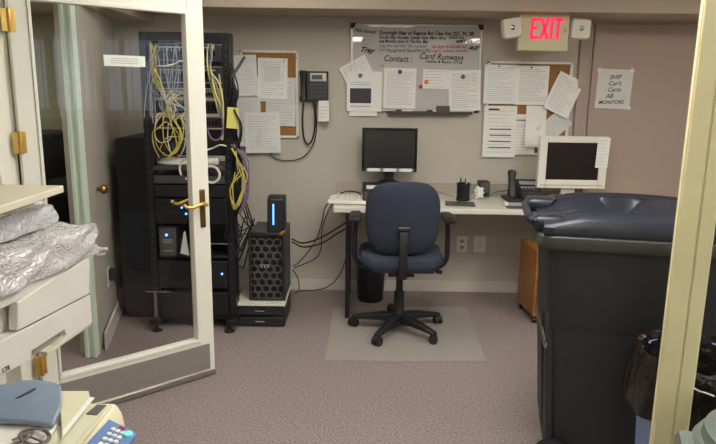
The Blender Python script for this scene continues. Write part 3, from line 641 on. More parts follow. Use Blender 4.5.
# ------------------------------------------------------------------ chair mat
q = [at_z(333, 307.6, .004), at_z(325, 360.5, .004), at_z(487, 361.5, .004), at_z(466, 306.5, .004)]
bm = bm_new(); prism(bm, [(v.x, v.y) for v in q], 'z', .001, .005); solo('chair_mat', bm, 'mat_plastic', 'translucent plastic chair mat on the carpet under the office chair', 'chair mat', .001)

# ------------------------------------------------------------------ office chair (faces the desk)
CX, CY = .273, 3.955
ch = thing('office_chair', 'navy fabric office chair with black arms and five castors at the desk', 'chair', (CX, CY, 0))
MZ = .006
for k in range(5):
    a = math.radians(97+72*k); d = Vector((math.cos(a), math.sin(a), 0)); n = Vector((-d.y, d.x, 0))
    bm = bm_new(); R = []
    for t, wd, zt, zb in ((.02, .036, .128, .070), (.12, .030, .120, .072), (.24, .023, .098, .066), (.31, .020, .082, .060)):
        c = Vector((CX, CY, 0))+d*t; R.append([c+n*u*wd+Vector((0, 0, z)) for u, z in ((-1, zb), (1, zb), (1, zt-.008), (.6, zt), (-.6, zt), (-1, zt-.008))])
    loft(bm, R); lg = part('base_leg', bm, 'black_plastic', ch, .003)
    c = Vector((CX, CY, 0))+d*.300; s = random.uniform(0, PI); ax = Vector((math.cos(s), math.sin(s), 0)) if k else Vector((1, 0, 0))
    bm = bm_new(); tube(bm, [c+Vector((0, 0, .03)), c+Vector((0, 0, .072))], .009, 8)
    for sg in (-1, 1): tube(bm, [c+ax*sg*.006+Vector((0, 0, .0275+MZ)), c+ax*sg*.026+Vector((0, 0, .0275+MZ))], .0275, 16)
    tube(bm, [c-ax*.012+Vector((0, 0, .042)), c+ax*.012+Vector((0, 0, .042))], .024, 12)
    part('castor', bm, 'black_plastic', lg)
bm = bm_new(); lathe(bm, [(.042, .062), (.045, .10), (.038, .135), (.034, .14), (.032, .27), (.022, .275), (.022, .41), (.0005, .41)], (CX, CY, 0), 20); part('gas_column', bm, 'black_plastic', ch)
bm = bm_new(); box(bm, CX-.08, CX+.08, CY-.14, CY+.12, .405, .452); tube(bm, [(CX+.05, CY-.02, .43), (CX+.23, CY-.06, .425), (CX+.255, CY-.06, .42)], .006, 8); tube(bm, [(CX+.22, CY-.06, .425), (CX+.262, CY-.065, .418)], .014, 10); part('mechanism', bm, 'black_plastic', ch, .006)
bm = bm_new(); prof = rrect(-.262, .262, -.235, .25, .12, 7)
R = []
for s, z in ((.80, .448), (.93, .455), (.99, .480), (1.0, .505), (.97, .530), (.86, .545), (.5, .548)): R.append([(CX+u*s, CY-.0+v*s, z-.012*max(0, v*s-.15)/.1+(.014 if abs(u) > .2 else 0)*s) for u, v in prof])
loft(bm, R); part('seat', bm, 'navy_fabric', ch)
part('seat_pan', B(CX-.2, CX+.2, CY-.18, CY+.18, .440, .452), 'black_plastic', ch, .005)
# backrest: rounded slab leaning slightly towards the viewer
bm = bm_new(); bp = []
for k in range(40):
    t = 2*PI*k/40; c_, s_ = math.cos(t), math.sin(t); e = .55
    u = math.copysign(abs(c_)**e, c_); v = math.copysign(abs(s_)**e, s_)
    bp.append((u*(.228-.018*max(0, v)**2-.012*max(0, -v)), v*.218))
R = []
for s, d in ((.80, .030), (.94, .024), (1.0, .006), (.985, -.016), (.90, -.028), (.5, -.034), (.1, -.035)):
    row = []
    for u, v in bp:
        uu, vv = u*s, v*s; row.append((CX-.003+uu, CY-.205+d-.04*(vv/.22)*.9-.0+.9*uu*uu, .788+vv*1.04))
    R.append(row)
loft(bm, R); part('backrest', bm, 'navy_fabric', ch)
bm = bm_new(); R = []
for (y, z, wd, tk) in ((CY-.242, .735, .024, .008), (CY-.252, .70, .026, .012), (CY-.258, .62, .024, .014), (CY-.262, .52, .024, .016), (CY-.255, .455, .026, .016), (CY-.22, .425, .028, .014), (CY-.12, .420, .030, .012)):
    ny, nz = (1, 0) if z > .46 else (.6, .8) if z > .43 else (0, 1)
    R.append([(CX+u*wd, y+ny*v*tk, z+nz*v*tk) for u, v in ((-1, -1), (1, -1), (1, 1), (-1, 1))])
loft(bm, R); part('back_bracket', bm, 'black_plastic', ch, .004)
bm = bm_new(); tube(bm, [(CX-.034, CY-.248, .735), (CX+.034, CY-.248, .735)], .020, 12); part('adjuster_knob', bm, 'black_plastic', ch)
for sg in (-1, 1):
    x = CX+sg*.288
    bm = bm_new(); R = []
    for y, s in ((CY-.155, .4), (CY-.145, .85), (CY-.10, 1), (CY+.05, .95), (CY+.085, .8), (CY+.095, .4)): R.append([(x+u*s, y, .765+v*s) for u, v in rrect(-.040, .040, -.020, .018, .016, 3)])
    loft(bm, R); part('arm_pad', bm, 'black_plastic', ch)
    bm = bm_new(); tube(bm, smooth_path([(x, CY-.04, .755), (x+sg*.004, CY-.04, .62), (x, CY-.04, .50), (x-sg*.05, CY-.04, .446), (x-sg*.18, CY-.04, .442)], 6), .016, 10); part('arm_post', bm, 'black_plastic', ch)

# ------------------------------------------------------------------ wooden pedestal on castors
pm = Matrix.Translation((1.186, 4.10, 0)) @ Matrix.Rotation(math.radians(4), 4, 'Z')
pd = thing('wooden_pedestal', 'orange wooden pedestal on castors under the right end of the desk', 'pedestal', tuple(pm @ Vector((.2, .17, 0))), math.radians(4))
bm = bm_new(); box(bm, 0, .018, 0, .34, .055, .515, pm); part('side_panel', bm, 'wood', pd, .002)
bm = bm_new(); box(bm, .382, .40, 0, .34, .055, .515, pm); part('side_panel', bm, 'wood', pd, .002)
bm = bm_new(); box(bm, .018, .382, 0, .34, .497, .515, pm); part('top', bm, 'wood', pd, .002)
bm = bm_new(); box(bm, .018, .382, 0, .34, .055, .073, pm); part('bottom', bm, 'wood', pd, .002)
bm = bm_new(); box(bm, .018, .382, .322, .34, .073, .497, pm); part('back_panel', bm, 'wood', pd, .002)
bm = bm_new(); box(bm, .018, .382, .01, .322, .40, .412, pm); part('shelf', bm, 'wood', pd, .002)
bm = bm_new(); box(bm, .021, .379, -.004, .014, .14, .398, pm); dr = part('drawer', bm, 'wood', pd, .002)
bm = bm_new(); tube(bm, [pm @ Vector(p) for p in ((.15, -.004, .28), (.15, -.028, .28), (.25, -.028, .28), (.25, -.004, .28))], .005, 8); part('handle', bm, 'steel', dr)
for u in (.022, .37):
    for v in (.03, .31):
        c = pm @ Vector((u, v, 0)); bm = bm_new(); tube(bm, [c+Vector((-.012, 0, .022)), c+Vector((.012, 0, .022))], .022, 14); tube(bm, [c+Vector((0, 0, .03)), c+Vector((0, 0, .056))], .010, 8); part('castor', bm, 'black_plastic', pd)

# ------------------------------------------------------------------ tower computer on its drawer boxes
for i, lab in enumerate(('flat black drawer box on the floor, lower of the two under the tower computer', 'flat black drawer box, upper of the two under the tower computer')):
    z0 = .002+i*.073; db = thing('drawer_box', lab, 'drawer box', (-.625, 4.27, z0))
    part('case', B(-.795, -.475, 4.045, 4.42, z0, z0+.071), 'black_plastic', db, .003); part('drawer', B(-.785, -.485, 4.030, 4.046, z0+.008, z0+.064), 'dark_panel', db, .003)
    part('handle', B(-.665, -.605, 4.024, 4.032, z0+.034, z0+.040), 'grey_plastic', db, .001)
solo('cream_board', B(-.80, -.468, 4.02, 4.44, .148, .162), 'laminate', 'cream board between the tower computer and the drawer boxes', 'board', .003)
tw = thing('tower_computer', 'big black tower computer with a honeycomb front beside the rack', 'computer', (-.585, 4.28, .162))
tx0, tx1, ty0, ty1, tz0, tz1 = -.712, -.474, 4.085, 4.44, .163, .625
part('case', B(tx0+.006, tx1-.002, ty0+.03, ty1, tz0+.008, tz1), 'gunmetal', tw, .006)
part('front_back', B(tx0+.01, tx1-.01, ty0+.014, ty0+.031, tz0+.01, tz1-.006), 'black_gloss', tw)
bm = bm_new(); [box(bm, *q) for q in ((tx0, tx0+.016, ty0, ty0+.03, tz0, tz1), (tx1-.016, tx1, ty0, ty0+.03, tz0, tz1), (tx0+.016, tx1-.016, ty0, ty0+.03, tz1-.022, tz1), (tx0+.016, tx1-.016, ty0, ty0+.03, tz0, tz0+.022))]; part('front_frame', bm, 'dark_panel', tw, .005)
bm = bm_new(); hr = .030; hx = hr*math.sqrt(3); row = 0; z = tz0+.036
while z < tz1-.03:
    x = tx0+.034+(hx/2 if row % 2 else 0)
    while x < tx1-.03:
        o_ = [(x+hr*math.sin(k*PI/3), z+hr*math.cos(k*PI/3)) for k in range(6)]; i_ = [(x+hr*.74*math.sin(k*PI/3), z+hr*.74*math.cos(k*PI/3)) for k in range(6)]
        for k in range(6):
            k2 = (k+1) % 6; prism(bm, [o_[k], o_[k2], i_[k2], i_[k]], 'y', ty0+.003, ty0+.014)
        x += hx
    z += hr*1.5; row += 1
part('honeycomb_grille', bm, 'gunmetal', tw, 0, False)
bm = text_bm('m', .05, 0, .001, .001, 1.6); bm.transform(on_wall(-.605, ty0+.001, .405)); part('logo', bm, 'grey_plastic', tw, 0, False)
dd = thing('backup_drive', 'small black drive with a glowing blue strip on top of the tower computer', 'external drive', (-.53, 4.2, tz1))
bm = bm_new(); prism(bm, [(4.10, tz1+.001), (4.115, tz1+.215), (4.16, tz1+.235), (4.26, tz1+.225), (4.26, tz1+.001)], 'x', -.588, -.480); part('case', bm, 'black_plastic', dd, .006)
sm = Matrix.Translation((-.547, 4.1, tz1+.02)) @ Matrix.Rotation(math.atan2(.015, .214)*-1, 4, 'X')
part('light_strip', B(-.005, .004, -.003, .004, .03, .165, mtx=sm), 'led_pale', dd, .001)
bm = bm_new(); box(bm, -.02, .02, -.008, .008, 0, .045, Matrix.Translation((-.485, 4.085+.12, tz1)) @ Matrix.Rotation(.5, 4, 'Y') @ Matrix.Rotation(.3, 4, 'Z')); 
bm.free(); solo('usb_stick', B(-.009, .009, -.05, .05, 0, .012, mtx=Matrix.Translation((-.462+.006-.03, 4.20-.14, tz1+.0005)) @ Matrix.Rotation(-.15, 4, 'Z')), 'wood', 'small tan stick lying on the tower computer beside the drive', 'stick', .002)

# ------------------------------------------------------------------ equipment rack
RX0, RX1, RY0, RY1, RZ1 = -1.315, -.778, 3.93, 4.05, 1.86
rk = thing('equipment_rack', 'tall black open-frame equipment rack behind the glazed door', 'rack', ((RX0+RX1)/2, 4.25, 0))
for x in (RX0, RX1-.045):
    for y in (RY0, RY1-.05):
        bm = bm_new(); box(bm, x, x+.045, y, y+.05, .05, RZ1); u = part('upright', bm, 'black_metal', rk, .002)
        if y == RY0:
            bm = bm_new()
            for i in range(34): box(bm, x+.017, x+.028, y-.0012, y+.001, .12+i*.05, .130+i*.05)
            part('rail_holes', bm, 'gunmetal', u)
for y in (RY0, RY1-.05):
    bm = bm_new(); box(bm, RX0+.045, RX1-.045, y, y+.05, RZ1-.06, RZ1); part('top_bar', bm, 'black_metal', rk, .002)
for x in (RX0, RX1-.045):
    bm = bm_new(); box(bm, x, x+.045, RY0+.05, RY1-.05, RZ1-.04, RZ1); part('top_bar', bm, 'black_metal', rk, .002)
    bm = bm_new(); box(bm, x-.01, x+.055, RY0-.06, RY1+.04, .045, .085); part('base_foot', bm, 'black_metal', rk, .004)
bm = bm_new(); box(bm, RX0+.045, RX1-.045, RY0+.02, RY1-.02, .06, .10); part('base_plate', bm, 'black_metal', rk, .003)
for x in (RX0+.03, RX1-.04):
    for y in (RY0-.035, RY1+.015):
        bm = bm_new(); lathe(bm, [(.034, .001), (.034, .008), (.018, .018), (.010, .022), (.010, .048)], (x, y, 0), 18); part('levelling_foot', bm, 'black_plastic', rk)
bm = bm_new(); tube(bm, [(RX0+.03, RY0-.035, .05), (RX0+.03, RY0-.035, .26)], .011, 10); tube(bm, [(RX0-.03, RY0-.035, .262), (RX0+.13, RY0-.035, .262)], .006, 8); part('steel_stay', bm, 'steel', rk, label='bright steel stay at the left foot')
gx0, gx1 = RX0+.05, RX1-.05
def gear(name, label, cat, z0, z1, m='black_metal', leds=(), ports=0, strip=None, group=None, depth=None, y0=None):
    depth = depth or (.11 if z0 > 1.2 else .30)
    y0 = RY0-.006 if y0 is None else y0
    t = thing(name, label, cat, ((gx0+gx1)/2, y0+depth/2, z0), 0, group)
    part('chassis', B(gx0+.01, gx1-.01, y0+.012, y0+depth, z0, z1), 'black_metal', t, .002)
    part('front_panel', B(gx0, gx1, y0, y0+.012, z0, z1), m, t, .002)
    if ports:
        bm = bm_new(); w = (gx1-gx0-.06)/ports
        for i in range(ports): box(bm, gx0+.03+i*w, gx0+.03+i*w+w*.7, y0-.002, y0+.001, z0+(z1-z0)*.25, z0+(z1-z0)*.75)
        part('ports', bm, 'black_gloss', t)
    for x, z, m2 in leds:
        bm = bm_new(); tube(bm, [(x, y0+.002, z), (x, y0-.004, z)], .0065, 10); part('status_light', bm, m2, t)
    if strip: part('label_strip', B(gx0+strip[0], gx0+strip[1], y0-.002, y0, z0+(z1-z0)*.55, z0+(z1-z0)*.85), 'grey_plastic', t)
    return t
gear('patch_panel', 'patch panel at the very top of the equipment rack', 'patch panel', 1.70, 1.79, 'dark_panel', ports=16, strip=(.05, .40))
gear('patch_panel', 'patch panel full of cables, second from the top of the rack', 'patch panel', 1.57, 1.66, 'dark_panel', ports=16, strip=(.05, .40))
gear('network_switch', 'thin switch with grey label strip under the patch panels', 'network switch', 1.48, 1.53, 'gunmetal', ports=20, strip=(.02, .44))
gear('network_switch', 'switch half way up the rack behind the cable tangle', 'network switch', 1.30, 1.36, 'dark_panel', ports=20)
gear('rack_shelf', 'empty-fronted shelf under the white router dome', 'rack shelf', 1.04, 1.065, 'gunmetal')
gear('blank_panel', 'grey blanking panel across the rack below the white router', 'blanking panel', .955, 1.005, 'gunmetal')
gear('server', 'black server with two blue lights beside the door handle', 'server', .70, .86, 'black_metal', leds=((-1.10, .805, 'led_blue'), (-1.075, .765, 'led_blue')))
gear('battery_unit', 'black battery unit with a blue light low in the rack', 'battery unit', .28, .46, 'black_plastic', leds=((-.862, .378, 'led_blue'),))
gear('battery_unit', 'black battery unit without lights at the bottom of the rack', 'battery unit', .102, .25, 'black_plastic')
gear('rack_shelf', 'shelf carrying the small black computer in the rack', 'rack shelf', .480, .497, 'black_metal')
gear('network_switch', 'black switch just above the middle of the cable tangle in the rack', 'network switch', 1.385, 1.46, 'black_metal', ports=20)
gear('blank_panel', 'tall black blanking panel behind the coiled yellow cables', 'blanking panel', 1.125, 1.285, 'black_metal', y0=RY0+.05, depth=.05)
gear('server', 'slim black server above the door handle in the rack', 'server', .872, .945, 'black_plastic')
gear('blank_panel', 'black panel behind the small rack computer', 'blanking panel', .50, .69, 'black_metal', y0=RY0+.31, depth=.05)
gear('blank_panel', 'narrow black panel between the two upper patch panels', 'blanking panel', 1.665, 1.696, 'black_metal', y0=RY0+.02, depth=.05)
gear('blank_panel', 'narrow black panel under the lower patch panel', 'blanking panel', 1.535, 1.566, 'black_metal', y0=RY0+.02, depth=.05)
rd = thing('router', 'white domed router on a shelf of the rack', 'router', (-1.16, 3.99, 1.066))
bm = bm_new(); lathe(bm, [(.095, 0), (.105, .006), (.10, .018), (.07, .034), (.03, .042), (.0005, .043)], (-1.165, 4.02, 1.0655), 28, 1, .75); part('dome', bm, 'white_plastic', rd)
bm = bm_new(); tube(bm, [(-1.165, 4.02, 1.107), (-1.165, 4.02, 1.110)], .01, 12); part('button', bm, 'grey_plastic', rd)
mp = thing('small_computer', 'small black computer with a blue light on a lower rack shelf', 'computer', (-1.19, 4.0, .498))
part('case', B(-1.245, -1.135, 3.90, 4.2, .498, .68), 'dark_panel', mp, .004); part('front_panel', B(-1.242, -1.138, 3.893, 3.90, .502, .676), 'gunmetal', mp, .003)
bm = bm_new(); tube(bm, [(-1.195, 3.895, .635), (-1.195, 3.889, .635)], .008, 10); part('status_light', bm, 'led_blue', mp)
bm = bm_new(); [box(bm, -1.22, -1.16, 3.891, 3.894, z, z+.006) for z in (.60, .585, .53)]; part('vents', bm, 'grey_plastic', mp)
bm = bm_new(); prism(bm, [(-1.118, .515), (-1.062, .50), (-1.080, .655), (-1.088, .66)], 'y', 3.905, 3.908); solo('folded_paper', bm, 'paper_grey', 'folded white paper leaning beside the small rack computer', 'paper')
bm = bm_new(); lathe(bm, [(.036, 0), (.046, 0), (.050, .008), (.046, .016), (.036, .016), (.032, .008)], (0, 0, 0), 24); bm.verts.ensure_lookup_table()
bm.transform(Matrix.Translation((-1.03, 3.885, 1.055)) @ Matrix.Rotation(PI/2, 4, 'X'));
bm.free()
bm = bm_new(); tube(bm, [(-1.045+.048*math.cos(t*PI/10), 3.885, 1.05+.062*math.sin(t*PI/10)) for t in range(-6, 13)], .007, 10); solo('cable_ring', bm, 'cable_white', 'white looped cable end beside the router dome', 'cable')
bm = bm_new(); tube(bm, [(-.925, 3.90, 1.095), (-.86, 3.89, 1.10)], .022, 12); solo('access_point', bm, 'white_plastic', 'white rounded adapter sticking out of the rack right of the door', 'adapter', .004)
bm = bm_new(); tube(bm, smooth_path([(-.90+.05*math.cos(t*PI/8), 3.885, 1.02+.05*math.sin(t*PI/8)) for t in range(-7, 8)], 2), .008, 8)
solo('cable_ring', bm, 'cable_white', 'white looped cable end just right of the door stile', 'cable')
# tall black cabinet to the left of the rack
bc = thing('black_cabinet', 'tall black cabinet between the rack and the left wall', 'cabinet', (-1.45, 4.35, 0))
part('body', B(-1.575, -1.335, 4.12, 4.70, .002, 1.215), 'black_plastic', bc, .02); part('door', B(-1.565, -1.345, 4.108, 4.12, .05, 1.18), 'black_metal', bc, .004)
part('handle', B(-1.36, -1.352, 4.095, 4.108, .6, .75), 'gunmetal', bc, .002)
# yellow tag on the cables
solo('yellow_tag', B(-.033, .033, -.001, .001, -.062, .062, mtx=Matrix.Translation((at(232.5, 118, 3.87).x, 3.87, at(232.5, 118, 3.87).z)) @ Matrix.Rotation(.08, 4, 'Y')), 'paper_yellow', 'yellow paper tag hanging on the right upright of the rack', 'tag')

# ------------------------------------------------------------------ network cables
def cable(pts, r, m, label, group, name='network_cable', n=6):
    bm = bm_new(); tube(bm, smooth_path(pts, n), r, 6); return solo(name, bm, m, label, 'cable', group=group)
rnd = random.Random(11)
def pxc(lst, Y, j=.0): return [at(x+rnd.uniform(-j, j), y+rnd.uniform(-j, j), Y+rnd.uniform(-.02, .02)) for x, y in lst]
for i in range(4):
    cable(pxc([(151+i*.9, 44), (152+i, 62), (155+i*1.2, 80), (163+i*1.2, 100), (172+i, 118), (178+i, 136), (176+i, 150), (170, 157)], 3.87, 2.5), .0042, 'cable_yellow', 'yellow network cable running down the front of the rack behind the door glass', 'yellow cables down the rack front')
for i, (cx_, cy_, rx, ry, m) in enumerate(((168, 132, 14, 23, 'cable_yellow'), (173, 128, 10, 26, 'cable_yellow'), (166, 140, 13, 18, 'cable_yellow'), (176, 134, 9, 24, 'cable_white'), (164, 127, 9, 16, 'cable_white'), (174, 147, 14, 10, 'cable_yellow'))):
    a0 = rnd.uniform(0, 6); pts = [at(cx_+rx*math.cos(a0+t*.62)+rnd.uniform(-1, 1), cy_+ry*math.sin(a0+t*.62)+rnd.uniform(-2.5, 2.5), 3.865+rnd.uniform(-.02, .03)) for t in range(8)]
    cable(pts, .0034, m, f'{"yellow" if "yellow" in m else "white"} network cable coiled in the tangle behind the door glass', 'coiled cables behind the door glass' if 'yellow' in m else 'white coiled cables behind the door glass')
for i in range(14):
    x0 = rnd.uniform(150, 186); x1 = x0+rnd.uniform(-8, 10); cable(pxc([(x0, 47+rnd.uniform(-4, 6)), ((x0+x1)/2+rnd.uniform(-4, 4), 70), (x1, rnd.uniform(84, 104)), (x1+rnd.uniform(-8, 8), rnd.uniform(104, 125))], 3.875, 1), .0036, 'cable_grey', 'thin grey patch cable among the patch panels behind the door glass', 'grey patch cables')
for i in range(6):
    x0 = rnd.uniform(156, 184); cable(pxc([(x0, 92), (x0+rnd.uniform(-8, 8), 100), (x0+rnd.uniform(-10, 10), 108), (x0+rnd.uniform(-8, 8), 118)], 3.87, 2), .004, 'cable_yellow' if i < 3 else 'cable_white', ('yellow' if i < 3 else 'white')+' short patch cable crumpled in front of the rack switch', ('yellow' if i < 3 else 'white')+' short patch cables')
cable(pxc([(158, 66), (165, 66), (174, 64), (180, 61), (184, 62)], 3.86), .005, 'cable_white', 'white cable crossing sideways below the top patch panel', None)
# right of the stile: top
for i in range(5): cable(pxc([(208+i*1.2, 44), (208+i, 56), (207+i, 70), (210+i*2, 84), (216+i*1.5, 100), (219+i, 118)], 3.87, 1.2), .0048, ('cable_yellow', 'cable_blue', 'cable_blue', 'cable_grey', 'cable_yellow')[i], ('yellow', 'blue', 'blue', 'grey', 'yellow')[i]+' patch cable in the upper rack right of the door stile', ('yellow', 'blue', 'blue', 'grey', 'yellow')[i]+' patch cables right of the door stile')
cable(pxc([(212, 78), (215, 92), (221, 108), (223, 126), (222, 140)], 3.865), .007, 'cable_yellow', 'thick yellow cable curving down beside the right rack upright', None)
cable(pxc([(219, 74), (221, 92), (220, 110)], 3.862), .006, 'cable_grey', 'grey cable hanging straight down right of the door stile', None)
cable(pxc([(207, 128), (211, 138), (218, 140), (223, 132), (222, 118)], 3.865), .006, 'cable_purple', 'pale purple cable swagged between rack rails right of the door', None)
cable(pxc([(207, 150), (213, 148), (220, 145), (226, 146)], 3.865), .005, 'cable_white', 'white cable crossing to the right rack upright below the purple swag', None)
# bundle hanging down the right side
for i in range(18):
    b0 = rnd.uniform(-4, 4); pts = pxc([(230+b0*.3, 60+i*3), (233+b0, 90), (232+b0*1.5, 118), (235+b0, 142), (239+b0*1.4, 165), (238+b0*1.6, 190), (233+b0*1.2, 215), (234+b0*2, 240)], 3.90+.05*rnd.random(), 3)
    cable(pts, .0048, 'cable_black', 'black cable in the bundle hanging down the right side of the rack', 'black cables down the right side of the rack')
for i in range(3):
    pts = pxc([(233, 150), (238+i*1.5, 162), (243+i, 178), (242+i, 192), (236, 206+i), (231+i, 190), (237+3*i, 172)], 3.86, 3)
    cable(pts, .0034, 'cable_yellow', 'yellow cable looping out from the right side of the rack', 'yellow cables looping beside the rack')
for i in range(3):
    pts = pxc([(232, 145), (242+i*2, 158), (248+i, 176), (246+i, 196), (240, 212)], 3.88, 1.2); cable(pts, .005, 'cable_purple', 'purple cable bowing out on the right side of the rack', 'purple cables beside the rack')
for i in range(3):
    pts = pxc([(234, 110), (239+i, 124), (240+i, 138), (236, 150)], 3.875, 1.2); cable(pts, .005, 'cable_black', 'black cable bowing out beside the yellow tag', 'black cables beside the yellow tag')
for i in range(14):
    y0 = 190+i*5.5; e = at(rnd.uniform(248, 256), rnd.uniform(216, 236), 4.30)
    pts = pxc([(232, y0), (238+rnd.uniform(-3, 3), y0+8), (244+rnd.uniform(-4, 3), y0+rnd.uniform(-12, 22))], 4.0, 2.5)+[e]
    cable(pts, .0045, 'cable_black', 'thin black lead strung between the rack and the tower computer', 'black leads between rack and tower')
bm = bm_new(); a = at(232, 77, 3.86); b = at(244.5, 57, 3.92); tube(bm, [a, b], .0085, 8); solo('antenna', bm, 'black_plastic', 'black stick antenna slanting out of the upper rack', 'antenna')
# leads from the tower to the desk
for pxs, lab in (([(292, 239, 4.52), (302, 243, 4.6), (318, 239, 4.68), (336, 229, 4.68), (350, 220, 4.60)], 'upper of two thick black leads sagging from tower to desk'),
                 ([(292, 242, 4.52), (304, 247, 4.62), (322, 243, 4.70), (338, 233, 4.70), (351, 226, 4.62)], 'lower of two thick black leads sagging from tower to desk')):
    bm = bm_new(); tube(bm, smooth_path([at(*q) for q in pxs], 7), .006, 8); solo('power_lead', bm, 'cable_black', lab, 'cable')
for pxs, lab in (([(332, 199, 4.35), (325, 208, 4.7), (322, 222, 4.76), (317, 238, 4.76), (308, 252, 4.72), (298, 263, 4.6), (293, 266, 4.5)], 'thin dark wire falling from the keyboard towards the tower, left one'),
                 ([(334, 200, 4.35), (327, 214, 4.7), (322, 230, 4.76), (321, 248, 4.76), (316, 258, 4.76), (304, 264, 4.68), (294, 268, 4.5)], 'thin dark wire falling from the keyboard towards the tower, right one'),
                 ([(350, 235, 4.72), (347, 255, 4.74), (340, 274, 4.74), (329, 286, 4.72), (316, 290, 4.66), (300, 291, 4.62)], 'dark cable drooping from the desk leg to the carpet'),
                 ([(293, 270, 4.51), (298, 279, 4.6), (299, 290, 4.66), (295, 293, 4.62)], 'short dark wire dropping behind the tower to the carpet')):
    P_ = [at(*q) for q in pxs]
    for v in P_: v.z = max(v.z, .008)
    bm = bm_new(); tube(bm, smooth_path(P_, 7), .004, 8); solo('thin_wire', bm, 'cable_black', lab, 'cable')

for o_ in list(COL.objects):      # the tower and what it stands on sit a little further into the room
    if o_.parent is None and o_.name.split('.')[0] in ('drawer_box', 'cream_board', 'tower_computer', 'backup_drive', 'usb_stick'): o_.location.y -= .05

# ------------------------------------------------------------------ large wheeled bin
bang = math.radians(-11); BM = Matrix.Translation((.700, 2.335, 0)) @ Matrix.Rotation(bang, 4, 'Z')
BL, BWD = .78, .60        # local u: length, v: width; u = 0 is the wheel end
bn = thing('wheeled_bin', 'large dark grey wheeled bin with a closed navy lid', 'wheeled bin', tuple(BM @ Vector((BL/2, BWD/2, 0))), bang)
def ring(inset, z, r=.05, e0=0): return [BM @ Vector((u, v, z)) for u, v in rrect(inset+e0, BL-inset, inset, BWD-inset, r, 5)]
bm = bm_new(); loft(bm, [ring(.085, .02, .04), ring(.078, .06, .05), ring(.048, .62, .05), ring(.044, .64, .05), ring(.038, .655, .05), ring(.018, .97, .05), ring(.016, 1.0, .05)]); body = part('body', bm, 'bin_body', bn)
bm = bm_new(); loft(bm, [ring(.020, .965, .05), ring(-.004, .968, .06, -.012), ring(-.012, .985, .065, -.018), ring(-.010, 1.015, .065, -.018), ring(.004, 1.028, .06, -.014), ring(.02, 1.03, .05)]); part('rim', bm, 'bin_rim_lit', bn)
# wheel-end channel and bars
for v0, v1 in ((.06, .085), (.26, .50)):
    bm = bm_new(); prism(bm, [(.034, .70), (.060, .70), (.092, .20), (.092, .10), (.072, .10), (.040, .55)], 'y', v0, v1); bm.transform(BM); part('wheel_strut', bm, 'bin_body', bn, .006)
bm = bm_new(); tube(bm, [BM @ Vector((.045, .06, .56)), BM @ Vector((.045, BWD-.06, .56))], .013, 12); part('lift_bar', bm, 'steel', bn)
bm = bm_new(); tube(bm, [BM @ Vector((.10, .03, .081)), BM @ Vector((.20, BWD-.03, .081))], .010, 12); part('axle', bm, 'steel', bn)
for v in (.045, BWD-.045):
    c = Vector((.10 if v < .3 else .20, v, .081)); bm = bm_new()
    for w_, r_ in ((.035, .125),): 
        R = []
        for d, rr in ((-w_, .05), (-w_, .070), (-w_*.7, .080), (w_*.7, .080), (w_, .070), (w_, .05), (w_*.6, .04), (w_, .02)):
            R.append([BM @ (c+Vector((rr*math.cos(2*PI*k/26), d, rr*math.sin(2*PI*k/26)))) for k in range(26)])
        loft(bm, R)
    part('wheel', bm, 'black_plastic', bn)
# lid: height field with raised side ridges and a ribbed channel
def sstep(a, b, t): t = max(0, min(1, (t-a)/(b-a))); return t*t*(3-2*t)
def lidz(u, v):
    vv = min(v, BWD-v); edge = min(vv, BL-u)
    arch = math.sin(PI*max(0, min(1, (u+.06)/(BL+.10))))
    z = 1.052+.010*sstep(0, .014, edge)+.020*sstep(0, .16, u)*sstep(0, .012, vv)
    z += .030*arch*sstep(.0, .06, vv)-.010*sstep(.05, .11, vv)
    ch_ = sstep(.115, .145, vv)
    z -= ch_*(.012+.010*arch)
    if .05 < u < .27: z += ch_*.014*abs(math.sin((v-.13)*PI/.045))*sstep(.05, .08, u)
    z -= ch_*.060*sstep(.26, .30, u)*(1-sstep(.36, .44, u))
    z += ch_*.020*sstep(.38, .50, u)
    return z
bm = bm_new(); nu, nv = 70, 60; G = []
for i in range(nu+1):
    u = -.005+(BL+.012)*i/nu; G.append([bm.verts.new(BM @ Vector((u, -.006+(BWD+.012)*j/nv, lidz(u, (BWD)*j/nv)))) for j in range(nv+1)])
for i in range(nu):
    for j in range(nv): bm.faces.new((G[i][j], G[i+1][j], G[i+1][j+1], G[i][j+1]))
bd = [e for e in bm.edges if e.is_boundary]; ex = bmesh.ops.extrude_edge_only(bm, edges=bd); nvts = [v for v in ex['geom'] if isinstance(v, bmesh.types.BMVert)]
for v in nvts: v.co.z = 1.026
bm.faces.new([v for v in sorted(nvts, key=lambda v: math.atan2((BM.inverted() @ v.co).y-BWD/2, (BM.inverted() @ v.co).x-BL/2))])
lid = part('lid', bm, 'bin_lid', bn)
for v0, v1 in ((.03, .16), (BWD-.16, BWD-.03)):
    bm = bm_new(); loft(bm, [[BM @ Vector((u, v, z)) for u, v in rrect(u0, .07+s, v0+s, v1-s, .02, 4)] for u0, s, z in ((-.02, .004, 1.032), (-.042, 0, 1.045), (-.045, 0, 1.068), (-.036, .006, 1.080), (-.02, .014, 1.084))]); h_ = part('hinge_lug', bm, 'bin_lid', lid)
    bm = bm_new(); box(bm, -.022, .03, v0+.035, v1-.035, 1.078, 1.087, BM); part('hinge_pocket', bm, 'black_plastic', h_, .002)
bm = bm_new(); tube(bm, smooth_path([BM @ Vector(p) for p in ((.0, .10, 1.03), (-.045, .12, 1.055), (-.05, BWD/2, 1.055), (-.045, BWD-.12, 1.055), (.0, BWD-.10, 1.03))], 6), .016, 10); part('grab_handle', bm, 'bin_lid', bn)

